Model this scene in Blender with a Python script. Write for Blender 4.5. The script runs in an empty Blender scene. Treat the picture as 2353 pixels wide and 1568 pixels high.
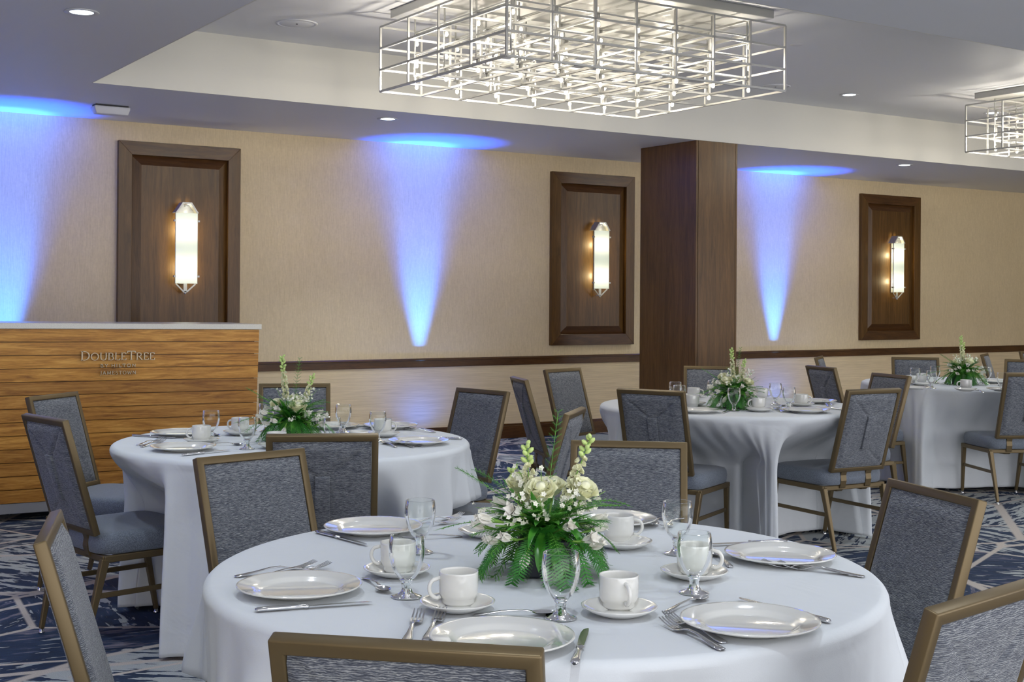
import bpy, bmesh, math, random
from mathutils import Vector, Matrix
random.seed(7)
sc = bpy.context.scene
COL = sc.collection
PI = math.pi
def R(d): return math.radians(d)

# ------------------------------------------------------------------ camera
F_PX, CX, CY, W_PX, H_PX = 2957.34, 1137.98, 681.02, 2353.0, 1568.0
YAW, PITCH, ROLL, CAM_Z = 0.567486, 0.00192899, 0.0066908, 1.386
_F = Vector((math.sin(YAW), math.cos(YAW), 0)); _R = Vector((math.cos(YAW), -math.sin(YAW), 0)); _U = Vector((0, 0, 1))
_F2 = _F*math.cos(PITCH) + _U*math.sin(PITCH); _U2 = _U*math.cos(PITCH) - _F*math.sin(PITCH)
_R3 = _R*math.cos(ROLL) + _U2*math.sin(ROLL); _U3 = _U2*math.cos(ROLL) - _R*math.sin(ROLL)
cd = bpy.data.cameras.new('camera'); cam = bpy.data.objects.new('camera', cd); COL.objects.link(cam)
cd.sensor_fit = 'HORIZONTAL'; cd.sensor_width = 36.0; cd.lens = F_PX/W_PX*36.0
cd.shift_x = (W_PX/2 - CX)/W_PX; cd.shift_y = (CY - H_PX/2)/W_PX
cd.clip_start = 0.05; cd.clip_end = 100
m = Matrix((( _R3.x, _U3.x, -_F2.x, 0), (_R3.y, _U3.y, -_F2.y, 0), (_R3.z, _U3.z, -_F2.z, CAM_Z), (0, 0, 0, 1)))
cam.matrix_world = m
sc.camera = cam
def ray(px, py): return _R3*((px-CX)/F_PX) - _U3*((py-CY)/F_PX) + _F2
def at(px, py, z):                       # the point at height z seen at a pixel of the photograph
    d = ray(px, py); k = (z-CAM_Z)/d.z
    return Vector((d.x*k, d.y*k, z))

# ------------------------------------------------------------------ world, exposure
wd = bpy.data.worlds.new('world'); sc.world = wd; wd.use_nodes = True
bg = wd.node_tree.nodes['Background']; bg.inputs[0].default_value = (0.97, 0.97, 1.0, 1); bg.inputs[1].default_value = 2.2
sc.view_settings.view_transform = 'Standard'; sc.view_settings.look = 'None'
sc.view_settings.gamma = 1.0; sc.view_settings.use_curve_mapping = False
sc.view_settings.exposure = 0.35
try:
    sc.cycles.max_bounces = 8; sc.cycles.transparent_max_bounces = 12
    sc.cycles.caustics_reflective = False; sc.cycles.caustics_refractive = False
    sc.cycles.sample_clamp_indirect = 6
except Exception: pass

SOFF, UPZ, WALLY = 2.845, 3.283, 10.72
TRAY_X, TRAY_Y0, TRAY_Y1 = 2.40, 4.65, 8.90
TZ = 0.765

def light(kind, name, loc, power, color, **kw):
    d = bpy.data.lights.new(name, kind); d.energy = power; d.color = color
    for k, v in kw.items():
        if k not in ('aim',): setattr(d, k, v)
    o = bpy.data.objects.new(name, d); COL.objects.link(o); o.location = loc
    if 'aim' in kw:
        o.rotation_euler = (Vector(kw['aim'])-Vector(loc)).to_track_quat('-Z', 'Y').to_euler()
    return o
COOL = (0.84, 0.93, 1.0); WARM = (1.0, 0.92, 0.78); BLUE = (0.0, 0.09, 1.0)
# the blue floor uplights that wash the back wall
BLUE_X = [2.22, 5.98, 10.62]
for bx_ in BLUE_X:
    light('SPOT', 'blue_uplight_beam', (bx_, 10.53, 0.16), 900, (0.04, 0.20, 1.0), spot_size=R(20), spot_blend=0.8, shadow_soft_size=0.02, aim=(bx_, 10.70, 1.95))
    light('SPOT', 'blue_flood', (bx_, 10.45, 0.16), 1150, BLUE, spot_size=R(33), spot_blend=1.0, shadow_soft_size=0.03, aim=(bx_, 10.50, 2.85))
    light('SPOT', 'blue_uplight_spill', (bx_, 10.40, 0.16), 7, (0.03, 0.15, 1.0), spot_size=R(150), spot_blend=1.0, shadow_soft_size=0.03, aim=(bx_, 10.72, 0.75))
for p_, a_ in (((-2.0, 10.45, 0.16), (-2.0, 10.50, 2.85)), ((-3.75, 7.6, 0.16), (-3.80, 7.6, 2.85)), ((-3.75, 4.0, 0.16), (-3.80, 4.0, 2.85))):  # added unseen blue spots at the left, to give that side blue ambience
    light('SPOT', 'blue_flood', p_, 700, BLUE, spot_size=R(60), spot_blend=1.0, shadow_soft_size=0.03, aim=a_)
# recessed downlights (x, y, z, power): those in view carry a fixture below
CANS = [(1.75, 6.71, SOFF), (4.88, 9.30, SOFF), (11.06, 9.24, SOFF), (9.08, 8.22, UPZ), (11.12, 8.20, UPZ), (5.45, 7.80, UPZ)]
CANS_OUT = [(1.0, 1.2, SOFF), (3.2, 1.6, SOFF), (1.3, 3.7, SOFF), (3.5, 3.6, SOFF), (-0.6, 3.2, SOFF), (0.6, 5.0, SOFF), (5.8, 3.8, SOFF), (8.2, 3.8, SOFF), (5.6, 9.3, SOFF), (8.8, 9.3, SOFF),
            (7.6, 5.3, UPZ), (3.2, 5.4, UPZ), (9.6, 5.4, UPZ)]
for (x, y, z) in CANS + CANS_OUT:
    light('SPOT', 'downlight_beam', (x, y, z-0.03), 40, COOL, spot_size=R(105), spot_blend=0.8, shadow_soft_size=0.05, aim=(x, y, 0))

# ------------------------------------------------------------------ helpers
def tag(o, label=None, cat=None, group=None, kind=None):
    if label: o['label'] = label
    if cat: o['category'] = cat
    if group: o['group'] = group
    if kind: o['kind'] = kind
    return o
def empty(name, loc=(0, 0, 0), rz=0):
    o = bpy.data.objects.new(name, None); COL.objects.link(o); o.location = loc; o.rotation_euler = (0, 0, rz)
    o.empty_display_size = 0.05
    return o
def mobj(name, me, mat=None, parent=None, loc=None, rot=None):
    o = bpy.data.objects.new(name, me); COL.objects.link(o)
    if mat and not me.materials: me.materials.append(mat)
    if parent: o.parent = parent
    if loc is not None: o.location = loc
    if rot is not None: o.rotation_euler = rot
    return o
def dup(src, loc=None, rz=None, rot=None, parent=None, label=None, group=None):
    c = src.copy(); COL.objects.link(c)
    if parent is not None: c.parent = parent
    if loc is not None: c.location = loc
    if rz is not None: c.rotation_euler = (0, 0, rz)
    if rot is not None: c.rotation_euler = rot
    if label: c['label'] = label
    if group: c['group'] = group
    for ch in list(KIDS(src)):
        dup(ch, parent=c)
    return c
_kids = {}
def KIDS(o): return [x for x in o.children]

class MB:
    def __init__(s): s.v = []; s.f = []; s.sm = []
    def add(s, vs, fs, smooth=False):
        n = len(s.v); s.v += [tuple(v) for v in vs]; s.f += [tuple(i+n for i in f) for f in fs]; s.sm += [smooth]*len(fs); return s
    def box(s, x0, x1, y0, y1, z0, z1):
        return s.add([(x0,y0,z0),(x1,y0,z0),(x1,y1,z0),(x0,y1,z0),(x0,y0,z1),(x1,y0,z1),(x1,y1,z1),(x0,y1,z1)],
              [(0,3,2,1),(4,5,6,7),(0,1,5,4),(1,2,6,5),(2,3,7,6),(3,0,4,7)])
    def loft(s, secs, close=True, smooth=False, caps=True):
        n = len(secs[0]); vs = [p for sec in secs for p in sec]; fs = []
        for i in range(len(secs)-1):
            for j in range(n if close else n-1):
                a = i*n+j; b = i*n+(j+1) % n
                fs.append((a, b, b+n, a+n))
        s.add(vs, fs, smooth)
        if caps and close:
            k = len(s.v)-len(vs)
            s.f.append(tuple(k+j for j in reversed(range(n)))); s.sm.append(False)
            s.f.append(tuple(k+(len(secs)-1)*n+j for j in range(n))); s.sm.append(False)
        return s
    def beam(s, p0, p1, w0, h0, w1=None, h1=None, up=(0, 0, 1)):
        p0 = Vector(p0); p1 = Vector(p1); d = (p1-p0).normalized(); u = Vector(up)
        x = d.cross(u)
        if x.length < 1e-4: x = d.cross(Vector((0, 1, 0)))
        x.normalize(); u = x.cross(d)
        w1 = w0 if w1 is None else w1; h1 = h0 if h1 is None else h1
        secs = []
        for p, w, h in ((p0, w0, h0), (p1, w1, h1)):
            secs.append([p+x*(a*w/2)+u*(b*h/2) for a, b in ((-1,-1),(1,-1),(1,1),(-1,1))])
        return s.loft(secs)
    def tube(s, pts, r, n=8, smooth=True, r1=None):
        pts = [Vector(p) for p in pts]; secs = []; prev = None
        for i, p in enumerate(pts):
            d = (pts[min(i+1, len(pts)-1)]-pts[max(i-1, 0)]).normalized()
            if prev is None: x = d.orthogonal().normalized()
            else: x = (prev - d*prev.dot(d)).normalized()
            prev = x; y = d.cross(x)
            rr = r if r1 is None else r+(r1-r)*i/(len(pts)-1)
            secs.append([p + x*math.cos(2*PI*k/n)*rr + y*math.sin(2*PI*k/n)*rr for k in range(n)])
        return s.loft(secs, smooth=smooth)
    def lathe(s, prof, n=32, smooth=True, c=(0, 0, 0)):
        secs = [[(c[0]+r*math.cos(2*PI*k/n), c[1]+r*math.sin(2*PI*k/n), c[2]+z) for k in range(n)] for r, z in prof]
        k0 = len(s.v); s.loft(secs, smooth=smooth, caps=False)
        if prof[0][0] > 1e-5 and prof[0][0] != prof[-1][0] or prof[0][0] > 1e-5:
            pass
        return s
    def grid(s, nu, nv, fn, smooth=True, closeu=False):
        vs = [fn(i/(nu if closeu else nu-1), j/(nv-1)) for j in range(nv) for i in range(nu)]; fs = []
        for j in range(nv-1):
            for i in range(nu if closeu else nu-1):
                a = j*nu+i; b = j*nu+(i+1) % nu
                fs.append((a, b, b+nu, a+nu))
        return s.add(vs, fs, smooth)
    def mesh(s, name, mat=None, bevel=0, seg=1, smooth_all=False):
        me = bpy.data.meshes.new(name); me.from_pydata(s.v, [], s.f)
        me.polygons.foreach_set('use_smooth', [bool(x) or smooth_all for x in s.sm])
        if bevel:
            bm = bmesh.new(); bm.from_mesh(me); bmesh.ops.remove_doubles(bm, verts=bm.verts, dist=1e-6)
            es = [e for e in bm.edges if len(e.link_faces) == 2 and e.calc_face_angle(0) > R(30)]
            bmesh.ops.bevel(bm, geom=es, offset=bevel, segments=seg, profile=0.5, affect='EDGES', clamp_overlap=True)
            for f in bm.faces: f.smooth = seg > 1 or f.smooth
            bm.to_mesh(me); bm.free()
        me.update()
        if mat: me.materials.append(mat)
        return me
    def build(s, name, mat=None, parent=None, bevel=0, seg=1, loc=None, rot=None):
        return mobj(name, s.mesh(name, mat, bevel, seg), None, parent, loc, rot)

# ------------------------------------------------------------------ materials
def mat(name, base=(0.8, 0.8, 0.8), rough=0.5, metal=0.0, **kw):
    m = bpy.data.materials.new(name); m.use_nodes = True; nt = m.node_tree
    b = nt.nodes['Principled BSDF']; b.inputs['Base Color'].default_value = (*base, 1); b.inputs['Roughness'].default_value = rough
    b.inputs['Metallic'].default_value = metal
    for k, v in kw.items(): b.inputs[k].default_value = v
    return m, nt, b
def node(nt, t, **kw):
    n = nt.nodes.new(t)
    for k, v in kw.items():
        if k.startswith('i_'): n.inputs[k[2:].replace('_', ' ')].default_value = v
        else: setattr(n, k, v)
    return n
def coords(nt, out='Object', scale=(1, 1, 1), rot=(0, 0, 0)):
    tc = node(nt, 'ShaderNodeTexCoord'); mp = node(nt, 'ShaderNodeMapping')
    mp.inputs['Scale'].default_value = scale; mp.inputs['Rotation'].default_value = rot
    nt.links.new(tc.outputs[out], mp.inputs['Vector']); return mp.outputs['Vector']
def ramp(nt, fac, stops, interp='LINEAR'):
    r = node(nt, 'ShaderNodeValToRGB'); cr = r.color_ramp; cr.interpolation = interp
    while len(cr.elements) < len(stops): cr.elements.new(0.5)
    for e, (p, c) in zip(cr.elements, stops):
        e.position = p; e.color = (*c, 1) if len(c) == 3 else c
    nt.links.new(fac, r.inputs['Fac']); return r.outputs['Color']
def noise(nt, vec, scale=5, detail=3, rough=0.5, dist=0):
    n = node(nt, 'ShaderNodeTexNoise'); n.inputs['Scale'].default_value = scale; n.inputs['Detail'].default_value = detail
    n.inputs['Roughness'].default_value = rough; n.inputs['Distortion'].default_value = dist
    nt.links.new(vec, n.inputs['Vector']); return n.outputs['Fac']
def bump(nt, b, h, strength=0.3, dist=0.002):
    n = node(nt, 'ShaderNodeBump'); n.inputs['Strength'].default_value = strength; n.inputs['Distance'].default_value = dist
    nt.links.new(h, n.inputs['Height']); nt.links.new(n.outputs['Normal'], b.inputs['Normal'])
def mixc(nt, fac, a, b, typ='MIX'):
    n = node(nt, 'ShaderNodeMix', data_type='RGBA', blend_type=typ)
    for s, v in ((0, fac), (6, a), (7, b)):
        if hasattr(v, 'is_linked'): nt.links.new(v, n.inputs[s])
        else: n.inputs[s].default_value = v if s == 0 else (*v, 1)
    return n.outputs[2]
def math_(nt, op, a, b=0.0, c=None):
    n = node(nt, 'ShaderNodeMath', operation=op)
    for i, v in enumerate((a, b) if c is None else (a, b, c)):
        if hasattr(v, 'is_linked'): nt.links.new(v, n.inputs[i])
        else: n.inputs[i].default_value = v
    return n.outputs[0]

def wood(name, c0, c1, c2, rough=0.35, scale=(1, 1, 1), coat=0.0, var=0.0, gs=1.0):
    m, nt, b = mat(name, rough=rough); b.inputs['Coat Weight'].default_value = coat*0.35; b.inputs['Coat Roughness'].default_value = 0.2; b.inputs['Specular IOR Level'].default_value = 0.35
    v = coords(nt, 'Object', scale)
    if var:
        oi = node(nt, 'ShaderNodeObjectInfo'); cm = node(nt, 'ShaderNodeVectorMath', operation='MULTIPLY_ADD')
        nt.links.new(oi.outputs['Random'], cm.inputs[0]); cm.inputs[1].default_value = (37, 19, 53); nt.links.new(v, cm.inputs[2]); v = cm.outputs[0]
    g = noise(nt, v, 3*gs, 6, 0.6, 1.2); f = noise(nt, v, 22*gs, 4, 0.6, 0.3)
    k = math_(nt, 'ADD', math_(nt, 'MULTIPLY', g, 0.72), math_(nt, 'MULTIPLY', f, 0.28))
    c = ramp(nt, k, [(0.36, c0), (0.5, c1), (0.63, c2)])
    if var:
        c = mixc(nt, var, c, ramp(nt, oi.outputs['Random'], [(0, (0.55, 0.5, 0.45)), (0.5, (1, 1, 1)), (1, (1.3, 1.35, 1.2))]), 'MULTIPLY')
    nt.links.new(c, b.inputs['Base Color']); bump(nt, b, f, 0.15, 0.001)
    return m
M = {}
M['walnut'] = wood('dark_walnut', (0.075, 0.034, 0.006), (0.112, 0.052, 0.011), (0.150, 0.072, 0.018), 0.36, (6, 6, 0.5), 0.3)
M['walnut_h'] = wood('dark_walnut_rail', (0.055, 0.021, 0.005), (0.085, 0.035, 0.009), (0.12, 0.052, 0.015), 0.32, (0.6, 5, 5), 0.3)
M['oak'] = wood('oak_plank', (0.27, 0.105, 0.014), (0.50, 0.225, 0.036), (0.68, 0.35, 0.075), 0.42, (0.9, 4, 14), 0.15, 0.55, 0.9)

def wallpaper():
    m, nt, b = mat('wallpaper', rough=0.62)
    v = coords(nt, 'Object', (60, 60, 4)); f = noise(nt, v, 3, 4, 0.7)
    v2 = coords(nt, 'Object', (1, 1, 1)); g = noise(nt, v2, 1.5, 3, 0.5)
    v3 = coords(nt, 'Object', (1, 1, 1)); sp = noise(nt, v3, 55, 2, 0.5)
    k = math_(nt, 'ADD', math_(nt, 'MULTIPLY', f, 0.6), math_(nt, 'MULTIPLY', math_(nt, 'ADD', g, sp), 0.2))
    c = ramp(nt, k, [(0.3, (0.66, 0.52, 0.30)), (0.7, (0.88, 0.72, 0.46))])
    nt.links.new(c, b.inputs['Base Color']); bump(nt, b, k, 0.25, 0.002); return m
def grasscloth():
    m, nt, b = mat('ribbed_wallcovering', rough=0.7)
    f = noise(nt, coords(nt, 'Object', (2.2, 2.2, 160)), 1.5, 3, 0.6); g = noise(nt, coords(nt, 'Object', (0.8, 1, 1)), 2, 2, 0.5)
    k = math_(nt, 'ADD', math_(nt, 'MULTIPLY', f, 0.8), math_(nt, 'MULTIPLY', g, 0.2))
    c = ramp(nt, k, [(0.3, (0.64, 0.50, 0.30)), (0.65, (0.86, 0.70, 0.45))])
    nt.links.new(c, b.inputs['Base Color']); bump(nt, b, f, 0.5, 0.003); return m
def paint(name, c, rough=0.6):
    m, nt, b = mat(name, c, rough)
    f = noise(nt, coords(nt, 'Object'), 220, 2, 0.5); bump(nt, b, f, 0.08, 0.001); return m
M['wallpaper'] = wallpaper(); M['grass'] = grasscloth()
M['ceil'] = paint('ceiling_paint', (0.80, 0.81, 0.84), 0.55); M['fascia'] = paint('fascia_paint', (0.72, 0.71, 0.66), 0.6)
M['white_plastic'] = paint('white_plastic', (0.72, 0.72, 0.74), 0.4)

def carpet():
    m, nt, b = mat('patterned_carpet', rough=0.95)
    v = coords(nt, 'Object', (1, 1, 1))
    vo = node(nt, 'ShaderNodeTexVoronoi', feature='F1'); vo.inputs['Scale'].default_value = 0.95; vo.inputs['Randomness'].default_value = 1
    nt.links.new(v, vo.inputs['Vector'])
    ve = node(nt, 'ShaderNodeTexVoronoi', feature='DISTANCE_TO_EDGE'); ve.inputs['Scale'].default_value = 0.95
    nt.links.new(v, ve.inputs['Vector'])
    v5 = coords(nt, 'Object', (0.55, 1.5, 1), (0, 0, R(24)))
    ve2 = node(nt, 'ShaderNodeTexVoronoi', feature='DISTANCE_TO_EDGE'); ve2.inputs['Scale'].default_value = 0.85
    nt.links.new(v5, ve2.inputs['Vector'])
    sx = node(nt, 'ShaderNodeSeparateColor'); nt.links.new(vo.outputs['Color'], sx.inputs[0])
    ang = math_(nt, 'MULTIPLY', sx.outputs[0], 3.2)
    rv = node(nt, 'ShaderNodeVectorRotate', rotation_type='Z_AXIS'); nt.links.new(v, rv.inputs['Vector']); nt.links.new(ang, rv.inputs['Angle'])
    mp = node(nt, 'ShaderNodeMapping'); mp.inputs['Scale'].default_value = (3.0, 15, 1); nt.links.new(rv.outputs[0], mp.inputs['Vector'])
    st = noise(nt, mp.outputs[0], 1.15, 4, 0.62, 0.15)
    big = noise(nt, v, 0.9, 2, 0.5)
    thr = math_(nt, 'ADD', math_(nt, 'MULTIPLY', sx.outputs[1], 0.17), math_(nt, 'MULTIPLY', big, 0.15))
    k = math_(nt, 'ADD', st, thr)
    grain = noise(nt, v, 260, 2, 0.6)
    c = ramp(nt, k, [(0.60, (0.40, 0.42, 0.42)), (0.622, (0.32, 0.34, 0.36)), (0.632, (0.010, 0.022, 0.055)), (0.80, (0.014, 0.036, 0.090)), (0.9, (0.20, 0.18, 0.22))])
    fl = noise(nt, coords(nt, 'Object', (1, 1, 1)), 7, 3, 0.6)
    c = mixc(nt, ramp(nt, fl, [(0.66, (0, 0, 0)), (0.68, (1, 1, 1))]), c, (0.42, 0.41, 0.40))
    for e, w in ((ve.outputs['Distance'], 0.009), (ve2.outputs['Distance'], 0.011)):
        c = mixc(nt, ramp(nt, e, [(0, (1, 1, 1)), (w, (1, 1, 1)), (w*1.5, (0, 0, 0))]), c, (0.52, 0.46, 0.41))
    c = mixc(nt, 0.45, c, ramp(nt, grain, [(0.3, (0.5, 0.5, 0.5)), (0.7, (1.4, 1.4, 1.4))]), 'MULTIPLY')
    nt.links.new(c, b.inputs['Base Color']); bump(nt, b, grain, 0.6, 0.004); return m
M['carpet'] = carpet()

def fabric():
    m, nt, b = mat('ripple_fabric', rough=0.75); b.inputs['Sheen Weight'].default_value = 0.25; b.inputs['Sheen Roughness'].default_value = 0.4
    w = noise(nt, coords(nt, 'Object', (70, 8, 420)), 1.0, 2, 0.6); q = noise(nt, coords(nt, 'Object', (26, 8, 60)), 1.0, 2, 0.5)
    ph_ = noise(nt, coords(nt, 'Object', (85, 10, 190)), 1.0, 2, 0.5)
    sz = node(nt, 'ShaderNodeSeparateXYZ'); nt.links.new(coords(nt, 'Object'), sz.inputs[0])
    f = math_(nt, 'SINE', math_(nt, 'ADD', math_(nt, 'MULTIPLY', sz.outputs[2], 1900.0), math_(nt, 'MULTIPLY', ph_, 13.0)))
    f = math_(nt, 'MULTIPLY_ADD', f, 0.5, 0.5)
    k = math_(nt, 'ADD', math_(nt, 'MULTIPLY', f, 0.22), math_(nt, 'ADD', math_(nt, 'MULTIPLY', w, 0.63), math_(nt, 'MULTIPLY', q, 0.15)))
    c = ramp(nt, k, [(0.32, (0.036, 0.043, 0.064)), (0.50, (0.115, 0.128, 0.156)), (0.68, (0.33, 0.345, 0.355))])
    nt.links.new(c, b.inputs['Base Color']); bump(nt, b, f, 0.45, 0.003); return m
def seatfabric():
    m, nt, b = mat('seat_fabric', rough=0.75); b.inputs['Sheen Weight'].default_value = 0.25
    f = noise(nt, coords(nt, 'Object', (620, 300, 260)), 1.6, 3, 0.6, 0.5)
    c = ramp(nt, f, [(0.36, (0.060, 0.072, 0.10)), (0.5, (0.13, 0.155, 0.20)), (0.64, (0.27, 0.31, 0.36))])
    nt.links.new(c, b.inputs['Base Color']); bump(nt, b, f, 0.4, 0.003); return m
M['fabric'] = fabric(); M['seat'] = seatfabric()
m_, nt_, b_ = mat('bronze_powdercoat', (0.150, 0.108, 0.052), 0.42, 0.5)
f_ = noise(nt_, coords(nt_, 'Object'), 400, 2, 0.5); bump(nt_, b_, f_, 0.12, 0.0006); M['bronze'] = m_
def cloth_mat():
    m, nt, b = mat('white_linen', (0.66, 0.69, 0.72), 0.72); b.inputs['Sheen Weight'].default_value = 0.15
    f = noise(nt, coords(nt, 'Object', (1, 1, 1)), 4.5, 3, 0.55, 0.8); g = noise(nt, coords(nt, 'Object', (500, 500, 500)), 1, 1, 0.5)
    k = math_(nt, 'ADD', f, math_(nt, 'MULTIPLY', g, 0.03)); bump(nt, b, k, 0.35, 0.02); return m
M['linen'] = cloth_mat()
def china():
    m, nt, b = mat('white_china', (0.74, 0.735, 0.70), 0.10); b.inputs['Coat Weight'].default_value = 0.9; b.inputs['Coat Roughness'].default_value = 0.04
    f = noise(nt, coords(nt, 'Object'), 30, 2, 0.5); bump(nt, b, f, 0.03, 0.001); return m
M['china'] = china()
m_, nt_, b_ = mat('polished_steel', (0.74, 0.74, 0.75), 0.13, 1.0); M['steel'] = m_
f_ = noise(nt_, coords(nt_, 'Object', (20, 200, 20)), 3, 2, 0.5); bump(nt_, b_, f_, 0.02, 0.0005)
m_, nt_, b_ = mat('brushed_kickplate', (0.55, 0.56, 0.58), 0.32, 0.9); M['kick'] = m_
f_ = noise(nt_, coords(nt_, 'Object', (4, 4, 300)), 2, 2, 0.5); bump(nt_, b_, f_, 0.1, 0.0005)
m_, nt_, b_ = mat('satin_silver', (0.55, 0.55, 0.53), 0.42, 0.5); M['silver'] = m_
f_ = noise(nt_, coords(nt_, 'Object', (50, 50, 50)), 3, 2, 0.5); bump(nt_, b_, f_, 0.03, 0.0005)
m_, nt_, b_ = mat('letter_metal', (0.50, 0.42, 0.30), 0.38, 0.7); M['letter'] = m_
f_ = noise(nt_, coords(nt_, 'Object', (50, 50, 50)), 3, 2, 0.5); bump(nt_, b_, f_, 0.03, 0.0005)
def speckle():
    m, nt, b = mat('speckled_quartz', rough=0.25)
    f = noise(nt, coords(nt, 'Object'), 420, 2, 0.7)
    c = ramp(nt, f, [(0.34, (0.17, 0.16, 0.14)), (0.42, (0.70, 0.69, 0.63)), (0.62, (0.86, 0.85, 0.78))])
    nt.links.new(c, b.inputs['Base Color']); return m
M['quartz'] = speckle()
def thinglass():
    m = bpy.data.materials.new('clear_glass_wall'); m.use_nodes = True; nt = m.node_tree
    for n in list(nt.nodes): nt.nodes.remove(n)
    out = node(nt, 'ShaderNodeOutputMaterial'); tr = node(nt, 'ShaderNodeBsdfTransparent'); gl = node(nt, 'ShaderNodeBsdfGlossy')
    tr.inputs[0].default_value = (0.985, 0.995, 0.99, 1); gl.inputs['Roughness'].default_value = 0.03; gl.inputs[0].default_value = (1, 1, 1, 1)
    fr = node(nt, 'ShaderNodeLayerWeight'); fr.inputs['Blend'].default_value = 0.18
    f = noise(nt, coords(nt, 'Object'), 8, 2, 0.5)
    k = math_(nt, 'ADD', math_(nt, 'MULTIPLY', fr.outputs['Fresnel'], 0.8), math_(nt, 'MULTIPLY', f, 0.02))
    mx = node(nt, 'ShaderNodeMixShader'); nt.links.new(k, mx.inputs[0]); nt.links.new(tr.outputs[0], mx.inputs[1]); nt.links.new(gl.outputs[0], mx.inputs[2])
    nt.links.new(mx.outputs[0], out.inputs[0]); return m
M['glassthin'] = thinglass()
m_, nt_, b_ = mat('solid_glass', (0.92, 0.97, 0.95), 0.02); b_.inputs['Transmission Weight'].default_value = 1.0; b_.inputs['IOR'].default_value = 1.45
f_ = noise(nt_, coords(nt_, 'Object'), 12, 2, 0.5); bump(nt_, b_, f_, 0.05, 0.001); M['glass'] = m_
def emis(name, col, strength):
    m, nt, b = mat(name, col, 0.5); b.inputs['Emission Color'].default_value = (*col, 1); b.inputs['Emission Strength'].default_value = strength
    return m
M['bulb'] = emis('halogen_bulb', (1.0, 0.86, 0.62), 14.0)
M['led'] = emis('downlight_lens', (0.80, 0.92, 1.0), 5.0)
def sconce_mat():
    m, nt, b = mat('lit_ribbed_glass', (0.9, 0.92, 0.8), 0.3)
    tc = node(nt, 'ShaderNodeTexCoord'); sp = node(nt, 'ShaderNodeSeparateXYZ'); nt.links.new(tc.outputs['Object'], sp.inputs[0])
    # two lamps stand behind the shade: the glass glows most in front of each of them
    z = sp.outputs[2]
    def lobe(c, w):
        d = math_(nt, 'DIVIDE', math_(nt, 'SUBTRACT', z, c), w); return math_(nt, 'POWER', 2.718, math_(nt, 'MULTIPLY', math_(nt, 'MULTIPLY', d, d), -1.0))
    s = math_(nt, 'ADD', lobe(0.155, 0.085), lobe(-0.165, 0.095))
    rib = noise(nt, coords(nt, 'Object', (300, 300, 2)), 1, 2, 0.5)
    s2 = math_(nt, 'ADD', math_(nt, 'MULTIPLY', s, 0.75), math_(nt, 'ADD', 0.42, math_(nt, 'MULTIPLY', rib, 0.12)))
    nt.links.new(s2, b.inputs['Emission Strength'])
    c = ramp(nt, s, [(0.0, (0.58, 0.66, 0.50)), (0.9, (1.0, 0.93, 0.66))]); nt.links.new(c, b.inputs['Emission Color'])
    return m
M['shade'] = sconce_mat()
def green(name, c0, c1, rough=0.45, trans=0.25):
    m, nt, b = mat(name, c0, rough)
    f = noise(nt, coords(nt, 'Object'), 25, 2, 0.5); nt.links.new(ramp(nt, f, [(0.3, c0), (0.7, c1)]), b.inputs['Base Color'])
    b.inputs['Subsurface Weight'].default_value = 0.0
    return m
M['fern'] = green('fern_green', (0.012, 0.12, 0.012), (0.05, 0.27, 0.03)); M['plumosus'] = green('plumosus_green', (0.04, 0.20, 0.02), (0.16, 0.44, 0.06))
M['leaf'] = green('leaf_green', (0.02, 0.16, 0.015), (0.11, 0.38, 0.04), 0.3); M['stemg'] = green('stem_green', (0.12, 0.30, 0.04), (0.25, 0.45, 0.08))
M['rose'] = green('cream_rose_petal', (0.80, 0.80, 0.50), (0.92, 0.92, 0.74), 0.5); M['lily'] = green('white_petal', (0.80, 0.80, 0.72), (0.90, 0.86, 0.80), 0.45)
M['bud'] = green('lime_bud', (0.45, 0.62, 0.15), (0.70, 0.82, 0.38), 0.45); M['wax'] = green('waxflower_petal', (0.78, 0.78, 0.62), (0.92, 0.90, 0.82), 0.45)
m_, nt_, b_ = mat('black_vase', (0.02, 0.022, 0.035), 0.3); M['vase'] = m_
f_ = noise(nt_, coords(nt_, 'Object'), 60, 2, 0.5); bump(nt_, b_, f_, 0.05, 0.001)
m_, nt_, b_ = mat('dark_rubber', (0.015, 0.015, 0.017), 0.6); M['dark'] = m_
f_ = noise(nt_, coords(nt_, 'Object'), 60, 2, 0.5); bump(nt_, b_, f_, 0.05, 0.001)

# ------------------------------------------------------------------ the room
XL, XR, YF = -4.0, 19.0, -2.2
fl = MB().box(XL, XR, YF, WALLY+0.2, -0.08, 0.0).build('floor', M['carpet']); tag(fl, kind='structure')
wb = MB().box(XL, XR, WALLY, WALLY+0.15, 0.77, SOFF).build('wall_back', M['wallpaper']); tag(wb, kind='structure')
MB().box(XL, XR, WALLY-0.002, WALLY+0.15, 0.0, 0.772).build('lower_wallcovering', M['grass'], wb)
wl = MB().box(XL-0.15, XL, YF, WALLY+0.15, 0, UPZ).build('wall_left', M['wallpaper']); tag(wl, kind='structure')
wr = MB().box(XR, XR+0.15, YF, WALLY+0.15, 0, UPZ).build('wall_right', M['wallpaper']); tag(wr, kind='structure')
rl = MB(); rl.box(XL, XR, WALLY-0.018, WALLY-0.002, 0.728, 0.812); rl.box(XL, XR, WALLY-0.030, WALLY-0.002, 0.792, 0.806)
tag(rl.build('trim_1', M['walnut_h'], bevel=0.003), kind='structure')
bb = MB(); bb.box(XL, XR, WALLY-0.020, WALLY-0.002, 0.0, 0.125); bb.box(XL, XR, WALLY-0.013, WALLY-0.002, 0.125, 0.145)
tag(bb.build('baseboard_back', M['walnut_h'], bevel=0.003), kind='structure')
ce = MB().box(TRAY_X-0.2, XR, TRAY_Y0-0.2, TRAY_Y1+0.1, UPZ, UPZ+0.1).build('ceiling', M['ceil']); tag(ce, kind='structure')
FT = 0.008
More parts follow.
